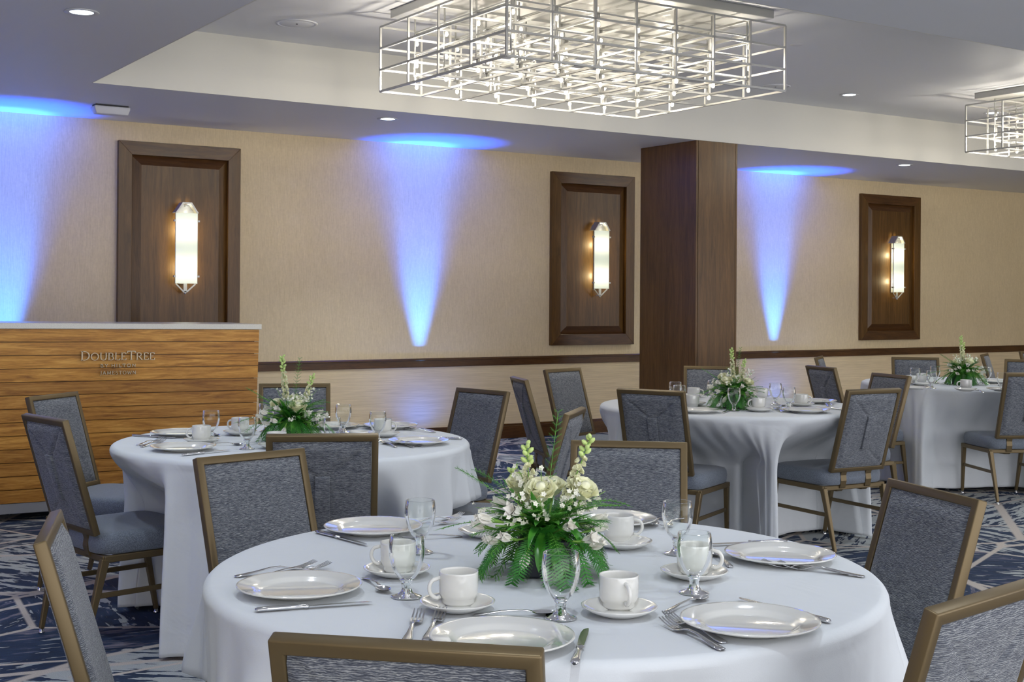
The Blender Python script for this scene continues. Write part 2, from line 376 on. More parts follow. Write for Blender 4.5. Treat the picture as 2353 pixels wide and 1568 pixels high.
MB().box(XL, XR, TRAY_Y1+FT, WALLY+0.1, SOFF, SOFF+0.1).build('soffit', M['ceil'], ce)
MB().box(XL, TRAY_X-FT, YF, TRAY_Y1+FT-0.0005, SOFF, SOFF+0.1).build('soffit', M['ceil'], ce)
MB().box(TRAY_X-FT+0.0005, XR, YF, TRAY_Y0-FT, SOFF, SOFF+0.1).build('soffit', M['ceil'], ce)
MB().box(TRAY_X-FT, XR, TRAY_Y1, TRAY_Y1+FT-0.0003, SOFF, UPZ).build('fascia', M['fascia'], ce)
MB().box(TRAY_X-FT+0.0003, TRAY_X, TRAY_Y0-FT, TRAY_Y1, SOFF, UPZ).build('fascia', M['fascia'], ce)
MB().box(TRAY_X, XR, TRAY_Y0-FT+0.0003, TRAY_Y0, SOFF, UPZ).build('fascia', M['fascia'], ce)
# pillar
PX0, PX1, PY0, PY1 = 7.84, 8.345, 8.905, 9.71
pl = MB().box(PX0+0.006, PX1-0.006, PY0+0.006, PY1-0.006, 0, SOFF-0.001).build('pillar', M['walnut']); tag(pl, kind='structure')
MB().box(PX0+0.026, PX1-0.026, PY0, PY0+0.0055, 0.15, SOFF-0.001).build('panel', M['walnut'], pl)
MB().box(PX0, PX0+0.0055, PY0+0.004, PY1-0.004, 0.15, SOFF-0.001).build('panel', M['walnut'], pl)
for xx in (PX0+0.0, PX1-0.022):
    MB().box(xx, xx+0.022, PY0, PY0+0.0055, 0.15, SOFF-0.001).build('edge_strip', M['walnut'], pl, bevel=0.002)
MB().box(PX0-0.012, PX1+0.012, PY0-0.012, PY1+0.012, 0, 0.14).build('plinth', M['walnut_h'], pl, bevel=0.003)

# ------------------------------------------------------------------ wall panels and sconces
def wall_panel(cx, label):
    y = WALLY; w, z0, z1 = 1.065, 0.915, 2.682; t = 0.112; bw = 0.082
    r = empty('wall_panel', (cx, y, z0)); tag(r, label, 'wall panel', 'walnut wall panels behind the sconces')
    h = z1-z0; x0, x1 = -w/2, w/2; d = 0.045
    def quadprism(pts, ya, yb):
        mb = MB(); n = len(pts); vs = [(p[0], ya, p[1]) for p in pts]+[(p[0], yb, p[1]) for p in pts]
        mb.add(vs, [tuple(range(n)), tuple(reversed(range(n, 2*n)))]+[(i, i+n, (i+1) % n+n, (i+1) % n) for i in range(n)]); return mb
    frs = [[(x0, 0), (x1, 0), (x1-t, t), (x0+t, t)], [(x1, 0), (x1, h), (x1-t, h-t), (x1-t, t)], [(x1, h), (x0, h), (x0+t, h-t), (x1-t, h-t)], [(x0, h), (x0, 0), (x0+t, t), (x0+t, h-t)]]
    for i, f in enumerate(frs):
        quadprism(f, -d, -0.001).build('frame_board', M['walnut_h'] if i in (0, 2) else M['walnut'], r, bevel=0.0015)
    a = t; b = t+bw
    O = [(x0+a, a), (x1-a, a), (x1-a, h-a), (x0+a, h-a)]; I = [(x0+b, b), (x1-b, b), (x1-b, h-b), (x0+b, h-b)]
    for i in range(4):
        j = (i+1) % 4
        vs = [(O[i][0], -0.008, O[i][1]), (O[j][0], -0.008, O[j][1]), (I[j][0], -0.034, I[j][1]), (I[i][0], -0.034, I[i][1]),
              (O[i][0], -0.002, O[i][1]), (O[j][0], -0.002, O[j][1]), (I[j][0], -0.002, I[j][1]), (I[i][0], -0.002, I[i][1])]
        MB().add(vs, [(0, 1, 2, 3), (7, 6, 5, 4), (0, 4, 5, 1), (1, 5, 6, 2), (2, 6, 7, 3), (3, 7, 4, 0)]).build('bevelled_board', M['walnut_h'] if i in (0, 2) else M['walnut'], r)
    MB().box(x0+b, x1-b, -0.034, -0.002, b, h-b).build('field_panel', M['walnut'], r)
    return r
SCX = [3.648, 8.045, 12.58]
wall_panel(3.628, 'dark walnut wall panel nearest the wooden counter, partly hidden by it')
wall_panel(8.015-0.0, 'dark walnut wall panel just left of the wood-clad pillar')
wall_panel(12.555, 'dark walnut wall panel beyond the pillar, farthest of the three')

def sconce(cx, label):
    zc = 1.795; yb = WALLY-0.0345
    r = empty('wall_sconce', (cx, yb, zc)); tag(r, label, 'sconce', 'lit glass wall sconces')
    MB().box(-0.035, 0.035, -0.016, 0, -0.30, 0.30).build('back_plate', M['silver'], r, bevel=0.002)
    # shade: gently bowed glass plate standing off the wall
    g = MB()
    def sh(u, v, off): 
        x = -0.095+0.19*u; return (x, -0.098-0.012*(1-(2*u-1)**2)+off, -0.298+0.596*v)
    g.grid(9, 3, lambda u, v: sh(u, v, 0)); g.grid(9, 3, lambda u, v: sh(1-u, v, 0.006), smooth=True)
    g.build('glass_shade', M['shade'], r)
    gs = MB().box(-0.097, -0.0945, -0.100, -0.088, -0.300, 0.300); gs.box(0.0945, 0.097, -0.100, -0.088, -0.300, 0.300); gs.build('shade_edge', M['silver'], r)
    # folded cap of two slanted plates and a flat crest
    cp = MB()
    prof = [(-0.100, 0.300), (-0.040, 0.388), (0.040, 0.388), (0.100, 0.300)]; pin = [(-0.085, 0.300), (-0.030, 0.378), (0.030, 0.378), (0.085, 0.300)]
    for i in range(3):
        a, b = prof[i], prof[i+1]; c, d2 = pin[i], pin[i+1]
        cp.add([(a[0], -0.115, a[1]), (b[0], -0.115, b[1]), (b[0], -0.02, b[1]), (a[0], -0.02, a[1]), (c[0], -0.115, c[1]), (d2[0], -0.115, d2[1]), (d2[0], -0.02, d2[1]), (c[0], -0.02, c[1])],
               [(0, 1, 2, 3), (7, 6, 5, 4), (0, 4, 5, 1), (3, 2, 6, 7), (0, 3, 7, 4), (1, 5, 6, 2)])
    cp.add([(-0.08, -0.07, 0.298), (0.08, -0.07, 0.298), (0.028, -0.07, 0.372), (-0.028, -0.07, 0.372), (-0.08, -0.066, 0.298), (0.08, -0.066, 0.298), (0.028, -0.066, 0.372), (-0.028, -0.066, 0.372)],
           [(3, 2, 1, 0), (4, 5, 6, 7), (0, 1, 5, 4), (1, 2, 6, 5), (2, 3, 7, 6), (3, 0, 4, 7)])
    cp.build('cap', M['silver'], r)
    MB().box(-0.012, 0.012, -0.10, -0.016, 0.352, 0.364).build('bracket', M['silver'], r)
    st = MB().box(-0.015, 0.015, -0.075, -0.069, -0.375, -0.30); st.box(-0.008, 0.008, -0.075, -0.012, -0.372, -0.362); st.build('bracket', M['silver'], r)
    for s in (-1, 1):
        MB().beam((s*0.085, -0.085, -0.302), (s*0.014, -0.075, -0.368), 0.004, 0.012).build('brace', M['silver'], r)
        for zz in (0.232, -0.238):
            MB().box(s*0.103-0.008, s*0.103+0.008, -0.112, -0.082, zz-0.008, zz+0.008).build('clip', M['silver'], r, bevel=0.001)
    MB().lathe([(0.0001, -0.39), (0.008, -0.386), (0.011, -0.378), (0.006, -0.370), (0.0001, -0.368)], 12, c=(0, -0.072, 0)).build('finial', M['silver'], r)
    for zz in (0.155, -0.165):
        MB().lathe([(0.0001, -0.03), (0.012, -0.024), (0.016, 0), (0.012, 0.024), (0.0001, 0.03)], 12, c=(0, -0.05, zz)).build('lamp', emb, r)
        light('POINT', 'sconce_lamp', (cx, yb-0.055, zc+zz), 2.2, (1.0, 0.84, 0.50), shadow_soft_size=0.03)
    light('SPOT', 'sconce_up_glow', (cx, yb-0.06, zc+0.29), 3.5, (1.0, 0.95, 0.8), spot_size=R(95), spot_blend=1.0, shadow_soft_size=0.02, aim=(cx, yb-0.10, zc+2))
    return r
emb = emis('sconce_lamp_glow', (1.0, 0.85, 0.55), 6.0)
sconce(SCX[0], 'lit ribbed glass sconce on the wall panel behind the wooden counter')
sconce(SCX[1], 'lit ribbed glass sconce on the panel left of the wood-clad pillar')
sconce(SCX[2], 'lit ribbed glass sconce on the panel beyond the pillar')

# blue uplights on the floor (behind the tables)
for i, bx_ in enumerate(BLUE_X):
    r = empty('floor_uplight', (bx_, 10.43, 0))
    tag(r, ['black floor uplight casting blue light on the wall behind the counter', 'black floor uplight casting blue light between counter and pillar', 'black floor uplight casting blue light just beyond the pillar'][i], 'uplight', 'blue floor uplights')
    MB().lathe([(0.0001, 0), (0.08, 0), (0.08, 0.02), (0.055, 0.03), (0.055, 0.12), (0.05, 0.125), (0.045, 0.115), (0.0001, 0.115)], 24).build('housing', M['dark'], r)
    MB().lathe([(0.0001, 0.118), (0.040, 0.118), (0.040, 0.120), (0.0001, 0.122)], 20).build('lens', emis('blue_led', (0.1, 0.3, 1.0), 8.0) if i == 0 else bpy.data.materials['blue_led'], r)

# ------------------------------------------------------------------ wooden bar counter
bar = empty('bar_counter', (2.3, 8.2, 0)); tag(bar, 'wooden bar counter with pale speckled top and raised metal lettering', 'bar counter')
bar.rotation_euler = (0, R(0.55), 0)
BL, BR = -1.45, 1.03
for k in range(13):
    z1 = 1.176-0.0822*k; z0 = z1-0.0785
    xr = BR-0.006-0.022*(1-z1/1.176)
    o = MB().box(BL+0.01, xr, -0.0, 0.018, z0, z1).build('plank', M['oak'], bar, bevel=0.0015)
MB().box(BL+0.02, BR-0.032, 0.0182, 0.60, 0.11, 1.176).build('body', M['walnut_h'], bar)
MB().box(BL-0.01, BR+0.008, -0.012, 0.63, 1.177, 1.213).build('countertop', M['quartz'], bar, bevel=0.003)
MB().box(BL+0.04, BR-0.04, 0.012, 0.58, 0.045, 0.109).build('kick_plate', M['kick'], bar, bevel=0.002)
for xx in (BL+0.12, BR-0.12):
    for yy in (0.08, 0.5):
        MB().tube([(xx-0.012, yy, 0.022), (xx+0.012, yy, 0.022)], 0.022, 12).build('caster', M['dark'], bar)

# raised lettering: strokes with serifs; coordinates in a 1-high box
def arc(cx, cy, rx, ry, a0, a1, n=14): return [(cx+rx*math.cos(R(a0+(a1-a0)*i/n)), cy+ry*math.sin(R(a0+(a1-a0)*i/n))) for i in range(n+1)]
LET = {
 'D': (0.86, [[(0.14, 0), (0.14, 1)], [(0.14, 0.97)]+arc(0.30, 0.5, 0.48, 0.47, 90, -90)+[(0.14, 0.03)]], [(0.02, 0.24, 0), (0.02, 0.24, 1)]),
 'O': (0.96, [arc(0.48, 0.5, 0.40, 0.48, 0, 360, 24)], []),
 'U': (0.90, [[(0.16, 1), (0.16, 0.38)]+arc(0.46, 0.36, 0.30, 0.34, 180, 360)+[(0.76, 1)]], [(0.04, 0.28, 1), (0.64, 0.88, 1)]),
 'B': (0.74, [[(0.14, 0), (0.14, 1)], [(0.14, 0.97)]+arc(0.34, 0.76, 0.24, 0.21, 90, -90)+[(0.14, 0.55)], [(0.14, 0.54)]+arc(0.36, 0.28, 0.28, 0.26, 90, -90)+[(0.14, 0.03)]], [(0.02, 0.24, 0), (0.02, 0.24, 1)]),
 'L': (0.66, [[(0.14, 1), (0.14, 0)], [(0.14, 0.03), (0.58, 0.03), (0.62, 0.22)]], [(0.02, 0.26, 1), (0.02, 0.26, 0)]),
 'E': (0.68, [[(0.14, 0), (0.14, 1)], [(0.14, 0.97), (0.56, 0.97), (0.58, 0.80)], [(0.14, 0.53), (0.48, 0.53)], [(0.14, 0.03), (0.58, 0.03), (0.63, 0.22)]], [(0.02, 0.22, 0), (0.02, 0.22, 1)]),
 'T': (0.80, [[(0.40, 0), (0.40, 0.97)], [(0.02, 0.80), (0.05, 0.97), (0.75, 0.97), (0.78, 0.80)]], [(0.28, 0.52, 0)]),
 'R': (0.80, [[(0.14, 0), (0.14, 1)], [(0.14, 0.97)]+arc(0.36, 0.75, 0.24, 0.22, 90, -90)+[(0.14, 0.53)], [(0.34, 0.53), (0.70, 0.03), (0.80, 0.0)]], [(0.02, 0.26, 0), (0.02, 0.22, 1)]),
 'Y': (0.80, [[(0.06, 1), (0.40, 0.5), (0.74, 1)], [(0.40, 0.5), (0.40, 0)]], []),
 'H': (0.86, [[(0.12, 0), (0.12, 1)], [(0.74, 0), (0.74, 1)], [(0.12, 0.52), (0.74, 0.52)]], []),
 'I': (0.30, [[(0.15, 0), (0.15, 1)]], []),
 'N': (0.92, [[(0.14, 0), (0.14, 1), (0.78, 0.0), (0.78, 1)]], []),
 'J': (0.46, [[(0.30, 1), (0.30, 0.05), (0.18, -0.18), (0.02, -0.20)]], [(0.18, 0.42, 1)]),
 'A': (0.90, [[(0.08, 0), (0.45, 1), (0.82, 0)], [(0.22, 0.36), (0.68, 0.36)]], [(0.0, 0.18, 0), (0.70, 0.92, 0)]),
 'M': (1.05, [[(0.10, 0), (0.16, 1), (0.52, 0.12), (0.88, 1), (0.94, 0)]], [(0.02, 0.2, 0), (0.84, 1.04, 0)]),
 'S': (0.64, [arc(0.32, 0.75, 0.22, 0.22, 30, 270, 10)+arc(0.32, 0.27, 0.24, 0.25, 90, -150, 10)], []),
 'W': (1.15, [[(0.06, 1), (0.32, 0), (0.56, 0.9), (0.82, 0), (1.08, 1)]], [(0.0, 0.16, 1), (0.98, 1.15, 1)]),
}
def word(txt, x0, x1, z, hs, serif=True, gap=0.10, th=0.13):
    total = sum(LET[c][0]*h+gap*h if c != ' ' else 0.55*h for c, h in zip(txt, hs)); k = (x1-x0)/total; x = x0
    for c, h in zip(txt, hs):
        if c == ' ': x += 0.55*h*k; continue
        wdt, strokes, ser = LET[c]; mb = MB()
        for s in strokes:
            for a, b in zip(s, s[1:]):
                vert = abs(b[1]-a[1]) > abs(b[0]-a[0])
                t = (th if vert or not serif else th*0.6)*h
                mb.beam((x+a[0]*h*k, -0.006, z+a[1]*h), (x+b[0]*h*k, -0.006, z+b[1]*h), t, 0.009, up=(0, 1, 0))
        if serif:
            for a, b, zz in ser: mb.beam((x+a*h*k, -0.006, z+zz*(h-0.04*h)+0.02*h), (x+b*h*k, -0.006, z+zz*(h-0.04*h)+0.02*h), 0.055*h, 0.009, up=(0, 1, 0))
        o = mb.build('letter', M['letter'], bar); o.location = (0, -0.005, 0)
        x += (wdt*h+gap*h)*k
H1, H2 = 0.058, 0.047
word('DOUBLETREE', -0.166, 0.310, 0.980, [H1, H2, H2, H2, H2, H2, H1, H2, H2, H2], gap=0.05)
word('BY HILTON', -0.042, 0.190, 0.936, [0.0195]*9, serif=False, gap=0.28, th=0.17)
word('JAMESTOWN', -0.044, 0.190, 0.889, [0.0225]*9, gap=0.20, th=0.14)

# ------------------------------------------------------------------ ceiling fixtures
def downlight(x, y, z, label):
    r = empty('recessed_downlight', (x, y, z)); tag(r, label, 'downlight', 'recessed ceiling downlights')
    MB().lathe([(0.060, 0.0), (0.085, -0.001), (0.088, -0.004), (0.085, -0.007), (0.060, -0.005)], 32).build('trim_ring', M['white_plastic'], r)
    MB().lathe([(0.0001, -0.003), (0.060, -0.003), (0.060, -0.001), (0.0001, -0.001)], 24).build('lens', M['led'], r)
dl = ['recessed downlight in the lowered ceiling at the top left corner', 'recessed downlight in the lowered ceiling before the middle blue wash', 'recessed downlight in the lowered ceiling beyond the pillar',
      'recessed downlight in the raised ceiling between the two chandeliers', 'recessed downlight in the raised ceiling behind the farther chandelier', 'recessed downlight seen through the nearer chandelier']
for (x, y, z), l in zip(CANS, dl): downlight(x, y, z, l)
def grille(px, py, rad, label):
    p = at(px, py, UPZ); r = empty('ceiling_speaker', p); tag(r, label, 'speaker', 'round white ceiling speakers')
    MB().lathe([(0.0001, -0.003), (rad*0.82, -0.003), (rad*0.84, -0.001), (rad*0.86, -0.006), (rad*0.98, -0.005), (rad, 0.0)], 40).build('grille', M['ceil'], r)
    MB().lathe([(0.0001, -0.006), (0.006, -0.006), (0.008, -0.003)], 12).build('badge', M['dark'], r)
grille(682, 54, 0.145, 'round flush ceiling speaker left of the nearer chandelier')
grille(1782, 199, 0.13, 'round flush ceiling speaker just right of the nearer chandelier')
p = at(1830, 103, UPZ); r = empty('sprinkler_cover', p); tag(r, 'small round sprinkler cover beside the nearer chandelier corner', 'sprinkler')
MB().lathe([(0.0001, -0.004), (0.04, -0.004), (0.045, 0.0)], 24).build('cover', M['white_plastic'], r)
p = at(254, 243, SOFF); r = empty('ceiling_sensor', (p.x, p.y, SOFF)); tag(r, 'white box-shaped sensor on the lowered ceiling above the first panel', 'sensor')
MB().box(-0.125, 0.125, -0.05, 0.05, -0.012, 0).build('mount', M['dark'], r)
MB().loft([[(-0.135, -0.062, -0.012), (0.135, -0.062, -0.012), (0.135, 0.062, -0.012), (-0.135, 0.062, -0.012)], [(-0.135, -0.062, -0.03), (0.135, -0.062, -0.03), (0.135, 0.062, -0.03), (-0.135, 0.062, -0.03)],
           [(-0.12, -0.055, -0.072), (0.12, -0.055, -0.072), (0.12, 0.03, -0.072), (-0.12, 0.03, -0.072)]]).build('housing', M['white_plastic'], r, bevel=0.006, seg=2)

# ------------------------------------------------------------------ chandeliers
def chandelier(cx, cy, label, lit=True):
    NX, NY, NZ = 7, 4, 3; SX, SY, SZ = 2.16, 1.53, 0.425; z0 = 2.75
    r = empty('chandelier', (cx, cy, z0)); tag(r, label, 'chandelier', 'silver lattice chandeliers')
    dx, dy, dz = SX/NX, SY/NY, SZ/NZ; b = 0.013
    mx = MB().box(-SX/2, SX/2, -b/2, b/2, -b/2, b/2).mesh('lattice_bar', M['silver'])
    my = MB().box(-b/2, b/2, -SY/2, SY/2, -b/2, b/2).mesh('lattice_bar', M['silver'])
    mz = MB().box(-b/2, b/2, -b/2, b/2, 0, SZ).mesh('upright', M['silver'])
    c = 0.009
    ix = MB().box(-SX/2+dx/2, SX/2-dx/2, -c/2, c/2, -c/2, c/2).mesh('inner_bar', M['silver'])
    iy = MB().box(-c/2, c/2, -SY/2+dy/2, SY/2-dy/2, -c/2, c/2).mesh('inner_bar', M['silver'])
    for k in range(NZ+1):
        for j in range(NY+1): mobj('lattice_bar', mx, None, r, (0, -SY/2+j*dy, k*dz))
        for i in range(NX+1): mobj('lattice_bar', my, None, r, (-SX/2+i*dx, 0, k*dz+b*0.0))
    for i in range(NX+1):
        for j in range(NY+1): mobj('upright', mz, None, r, (-SX/2+i*dx, -SY/2+j*dy, 0))
    hz = MB().tube([(0, 0, 0), (0, 0, SZ+0.075)], 0.006, 6).mesh('hanger_rod', M['silver'])
    sk = MB().lathe([(0.0001, 0.055), (0.012, 0.055), (0.012, 0.0), (0.009, -0.002), (0.0001, -0.002)], 12).mesh('lamp_socket', M['silver'])
    bl = MB().lathe([(0.0001, -0.030), (0.007, -0.028), (0.0115, -0.018), (0.010, -0.006), (0.004, 0.0)], 10).mesh('bulb', M['bulb'])
    stub = MB().box(-0.0035, 0.0035, -0.0035, 0.0035, -0.03, 0.0).mesh('spacer', M['silver'])
    for k in range(NZ):
        zz = (k+0.62)*dz
        for j in range(NY): mobj('inner_bar', ix, None, r, (0, -SY/2+(j+0.5)*dy, zz))
        for i in range(NX): mobj('inner_bar', iy, None, r, (-SX/2+(i+0.5)*dx, 0, zz))
        for i in range(NX):
            for j in range(NY):
                x, y = -SX/2+(i+0.5)*dx, -SY/2+(j+0.5)*dy
                s = mobj('lamp_socket', sk, None, r, (x+0.014, y, zz-0.055)); mobj('bulb', bl, None, s, (0, 0, 0))
    for i in range(NX):
        for j in range(NY):
            mobj('hanger_rod', hz, None, r, (-SX/2+(i+0.5)*dx, -SY/2+(j+0.5)*dy, 0.62*dz))
    MB().box(-SX/2+0.04, SX/2-0.04, -SY/2+0.06, SY/2-0.06, UPZ-z0-0.055, UPZ-z0).build('ceiling_canopy', M['silver'], r, bevel=0.003)
    for i in (0, 2, 4, 6):
        for j in (0, 2, 3):
            x, y = -SX/2+(i+0.5)*dx, -SY/2+(j+0.5)*dy
            light('POINT', 'chandelier_lamp', (cx+x-0.03, cy+y+0.03, z0+(0.08 if (i+j) % 2 else 0.21)), 4.8, WARM, shadow_soft_size=0.02)
    return r
chandelier(3.92+1.08, 7.58-0.765, 'large silver lattice chandelier hanging in the middle of the picture')
chandelier(9.90+1.08, 7.58-0.765, 'silver lattice chandelier cut off by the picture edge')

# ------------------------------------------------------------------ tables and cloths
TABLES = {'1': (1.690, 2.440), '2': (2.267, 5.177), '3': (5.27, 5.68), '4': (8.35, 6.39)}
# chairs: x, y of the rear of the back's top edge, facing in degrees, table
CH = {'A': (0.849, 1.567, 46.7, '1'), 'B': (0.649, 2.777, 342.0, '1'), 'C': (1.492, 3.753, 281.8, '1'), 'D': (1.912, 4.117, 64.4, '2'), 'E': (1.221, 5.245, 10.2, '2'), 'F': (1.543, 6.451, 311.2, '2'), 'G': (2.914, 6.642, 246.4, '2'),
      'H': (3.608, 5.757, 191.5, '2'), 'I': (4.301, 6.5, 339.5, '3'), 'J': (5.155, 7.242, 285.7, '3'), 'K': (3.287, 4.482, 133.0, '2'), 'L': (2.733, 3.438, 230.7, '1'), 'M': (4.37, 5.325, 26.2, '3'), 'N': (5.521, 4.796, 85.9, '3'),
      'O': (6.753, 5.724, 167.3, '3'), 'P': (7.049, 6.654, 344.7, '4'), 'S': (8.987, 7.385, 226.9, '4'), 'T': (7.78, 5.401, 63.3, '4'), 'W': (2.739, 2.171, 163.2, '1'), 'X': (1.843, 1.338, 99.1, '1'), 'Y': (6.328, 7.015, 228.7, '3'),
      'Q': (8.30, 7.86, 306.0, '4'), 'U': (9.53, 6.65, 205.0, '4'), 'V': (11.25, 7.85, 272.0, '5'), 'R': (10.25, 7.65, 300.0, '5')}
CLAB = {
 'A': 'bronze framed chair seen from behind at the bottom edge of the picture',
 'B': 'chair at the front table cut by the lower left corner, pale fabric side showing',
 'C': 'gold framed chair facing us between the front table and the left rear table',
 'D': 'dark chair back with centre strip, at the near side of the left rear table',
 'E': 'chair with blue seat tucked under the left side of the left rear table',
 'F': 'pale fabric chair right before the wooden counter',
 'G': 'chair facing us behind the flowers of the left rear table',
 'H': 'chair facing us at the right end of the left rear table',
 'I': 'narrow dark chair back leaning left, at the left of the middle table',
 'J': 'pale grey chair standing against the wall side of the middle table',
 'K': 'chair seen edge on behind the front flowers, at the left rear table',
 'L': 'wide chair facing us right behind the front table flowers',
 'M': 'dark chair back at the near left of the middle table, right of its seat showing',
 'N': 'chair back with centre strip and straps at the near right of the middle table',
 'O': 'chair facing left at the right end of the middle table',
 'P': 'dark chair back with bluish top edge between the middle and far tables',
 'S': 'chair facing us at the wall side of the far table, left of its flowers',
 'T': 'chair back with two rear straps cut by the right edge, at the far table',
 'W': 'blue grey chair facing left at the right side of the front table',
 'X': 'chair back cut by the lower right corner of the picture',
 'Y': 'pale chair before the pillar, behind the middle table flowers',
 'Q': 'chair mostly hidden beyond the dark one, only its top corner showing by the wall',
 'U': 'chair facing us at the right end of the far table, cut by the edge',
 'V': 'farthest chair, its top corner at the right edge under the rail',
 'R': 'slim chair leaning left beside the far table flowers, against the wall'}

def make_chair():
    """origin: floor under the seat centre; +Y is the way the sitter faces"""
    Y0 = -0.33; a = 0.285; W = 0.392; Hh = 0.478; T = 0.027; ZT = 0.902; FW = 0.0235
    ca, sa = math.cos(a), math.sin(a)
    r = empty('banquet_chair')
    def BP(x, d, n): # point of the back: d down from the top along the slope, n forward of the rear face
        return (x, Y0 + d*sa + n*ca, ZT - d*ca + n*sa)
    def slab(mb, x0, x1, d0, d1, n0=0.0, n1=T):
        mb.add([BP(x0,d0,n0), BP(x1,d0,n0), BP(x1,d1,n0), BP(x0,d1,n0), BP(x0,d0,n1), BP(x1,d0,n1), BP(x1,d1,n1), BP(x0,d1,n1)],
               [(0,1,2,3),(7,6,5,4),(0,4,5,1),(1,5,6,2),(2,6,7,3),(3,7,4,0)])
    # frame as one mitred ring
    O = [(-W/2, 0), (W/2, 0), (W/2, Hh), (-W/2, Hh)]; I = [(-W/2+FW, FW), (W/2-FW, FW), (W/2-FW, Hh-FW), (-W/2+FW, Hh-FW)]
    vs = [BP(x, d, 0) for x, d in O]+[BP(x, d, 0) for x, d in I]+[BP(x, d, T) for x, d in O]+[BP(x, d, T) for x, d in I]
    fs = []
    for i in range(4):
        j = (i+1) % 4
        fs += [(i, j, 4+j, 4+i), (8+j, 8+i, 12+i, 12+j), (i, 8+i, 8+j, j), (4+i, 4+j, 12+j, 12+i)]
    fr = MB().add(vs, fs).build('back_frame', M['bronze'], r, bevel=0.0035, seg=2)
    # front and rear pads
    iw, ih = W/2-FW-0.001, Hh-2*FW-0.002
    def edge(u, v, p=0.10):
        e = min(u, 1-u)/p; g = min(v, 1-v)/p*(ih/(2*iw))
        f = lambda t: math.sin(min(1, max(0, t))*PI/2)
        return f(e)*f(g)
    MB().grid(22, 26, lambda u, v: BP(-iw+2*iw*u, FW+0.001+ih*v, T-0.006+0.013*edge(u, v))).build('front_pad', M['fabric'], r)
    def segd(px, py, ax, ay, bx, by):
        dx, dy = bx-ax, by-ay; t = max(0, min(1, ((px-ax)*dx+(py-ay)*dy)/(dx*dx+dy*dy)))
        return math.hypot(px-ax-t*dx, py-ay-t*dy)
    sw, s0, s1 = 0.026, 0.150, 0.340
    def rear(u, v):
        x = -iw+2*iw*u; d = FW+0.001+ih*v
        q = min(segd(x, d, s*iw, FW, s*sw*0.9, s0) for s in (-1, 1)); q = min(q, min(segd(x, d, s*iw, FW+ih, s*sw*0.9, s1) for s in (-1, 1)))
        n = 0.004-0.013*edge(u, v)+0.0075*max(0, 1-q/0.011)
        return BP(-x, d, n)
    MB().grid(56, 66, rear).build('rear_pad', M['fabric'], r)
    cs = MB(); slab(cs, -sw, sw, s0, s1, -0.0185, 0.0); cs.build('centre_strip', M['fabric'], r, bevel=0.003, seg=2)
    # straps carrying the back
    for s in (-1, 1):
        c = [(-0.0, Hh-0.004), (0.0, Hh+0.02)]
        pts = [(Y0+(Hh-0.006)*sa+0.012, ZT-(Hh-0.006)*ca), (Y0+Hh*sa+0.018, 0.425), (Y0+Hh*sa+0.014, 0.395), (Y0+Hh*sa+0.022, 0.360), (Y0+Hh*sa+0.048, 0.338), (Y0+Hh*sa+0.12, 0.336)]
        secs = []
        for i, (y, z) in enumerate(pts):
            p0 = pts[max(i-1, 0)]; p1 = pts[min(i+1, len(pts)-1)]; d = Vector((p1[0]-p0[0], p1[1]-p0[1])).normalized(); nx, nz = -d.y*0.005, d.x*0.005
            secs.append([(s*0.092-0.020, y+nx, z+nz), (s*0.092+0.020, y+nx, z+nz), (s*0.092+0.020, y-nx, z-nz), (s*0.092-0.020, y-nx, z-nz)])
        MB().loft(secs).build('back_strap', M['bronze'], r)
    # seat cushion: rounded block
    SW0, SW1, YB, YFr = 0.226, 0.236, -0.180, 0.262
    def seat_ring(inset, z, n=40):
        pts = []; rad = 0.05
        for k in range(n):
            t = 2*PI*k/n; cx, cy = math.cos(t), math.sin(t); e = 0.32
            x = math.copysign(abs(cx)**e, cx); y = math.copysign(abs(cy)**e, cy)
            yy = (YB+YFr)/2 + y*((YFr-YB)/2-inset); w = (SW0+(SW1-SW0)*(y+1)/2)-inset
            pts.append((x*w, yy, z))
        return pts
    sm = MB(); sm.loft([seat_ring(0.006, 0.371), seat_ring(0.0, 0.378), seat_ring(-0.003, 0.412), seat_ring(0.001, 0.438), seat_ring(0.009, 0.450), seat_ring(0.03, 0.4565), seat_ring(0.08, 0.461), seat_ring(0.14, 0.463), seat_ring(0.19, 0.4635)], smooth=True)
    sm.build('seat', M['seat'], r)
    # seat frame
    xf, zf = 0.220, 0.356
    sf = MB()
    for s in (-1, 1): sf.beam((s*xf, YB+0.012, zf), (s*(xf+0.004), YFr-0.02, zf), 0.024, 0.027)
    sf.beam((-xf, YB+0.02, zf), (xf, YB+0.02, zf), 0.022, 0.025); sf.beam((-xf, YFr-0.03, zf), (xf, YFr-0.03, zf), 0.022, 0.025)
    sf.build('seat_frame', M['bronze'], r, bevel=0.003, seg=1)
    foot = MB().lathe([(0.0001, 0.0), (0.012, 0.0), (0.014, 0.004), (0.008, 0.010), (0.006, 0.022), (0.0001, 0.022)], 14).mesh('glide', M['steel'])
    for s in (-1, 1):
        for nm, y0, y1, x1 in (('rear', YB+0.016, -0.235, 0.200), ('front', YFr-0.034, 0.283, 0.204)):
            l = MB().beam((s*xf, y0, zf+0.0), (s*x1, y1, 0.018), 0.028, 0.034 if nm == 'rear' else 0.030, 0.019, 0.019, up=(0, 1, 0)).build('leg', M['bronze'], r, bevel=0.003)
            mobj('glide', foot, None, l, (s*x1, y1, 0.0))
        t = 0.42
        MB().beam((s*(xf*(1-t)+0.2*t), (YB+0.016)*(1-t)-0.235*t, zf*(1-t)+0.018*t), (s*(xf*(1-t)+0.204*t), (YFr-0.034)*(1-t)+0.283*t, zf*(1-t)+0.018*t), 0.013, 0.020).build('stretcher', M['bronze'], r, bevel=0.002)
    return r
def chair_pose(k):
    x, y, th, t = CH[k]; a = R(th); return (x+0.33*math.cos(a), y+0.33*math.sin(a), 0), a-PI/2
chair0 = None
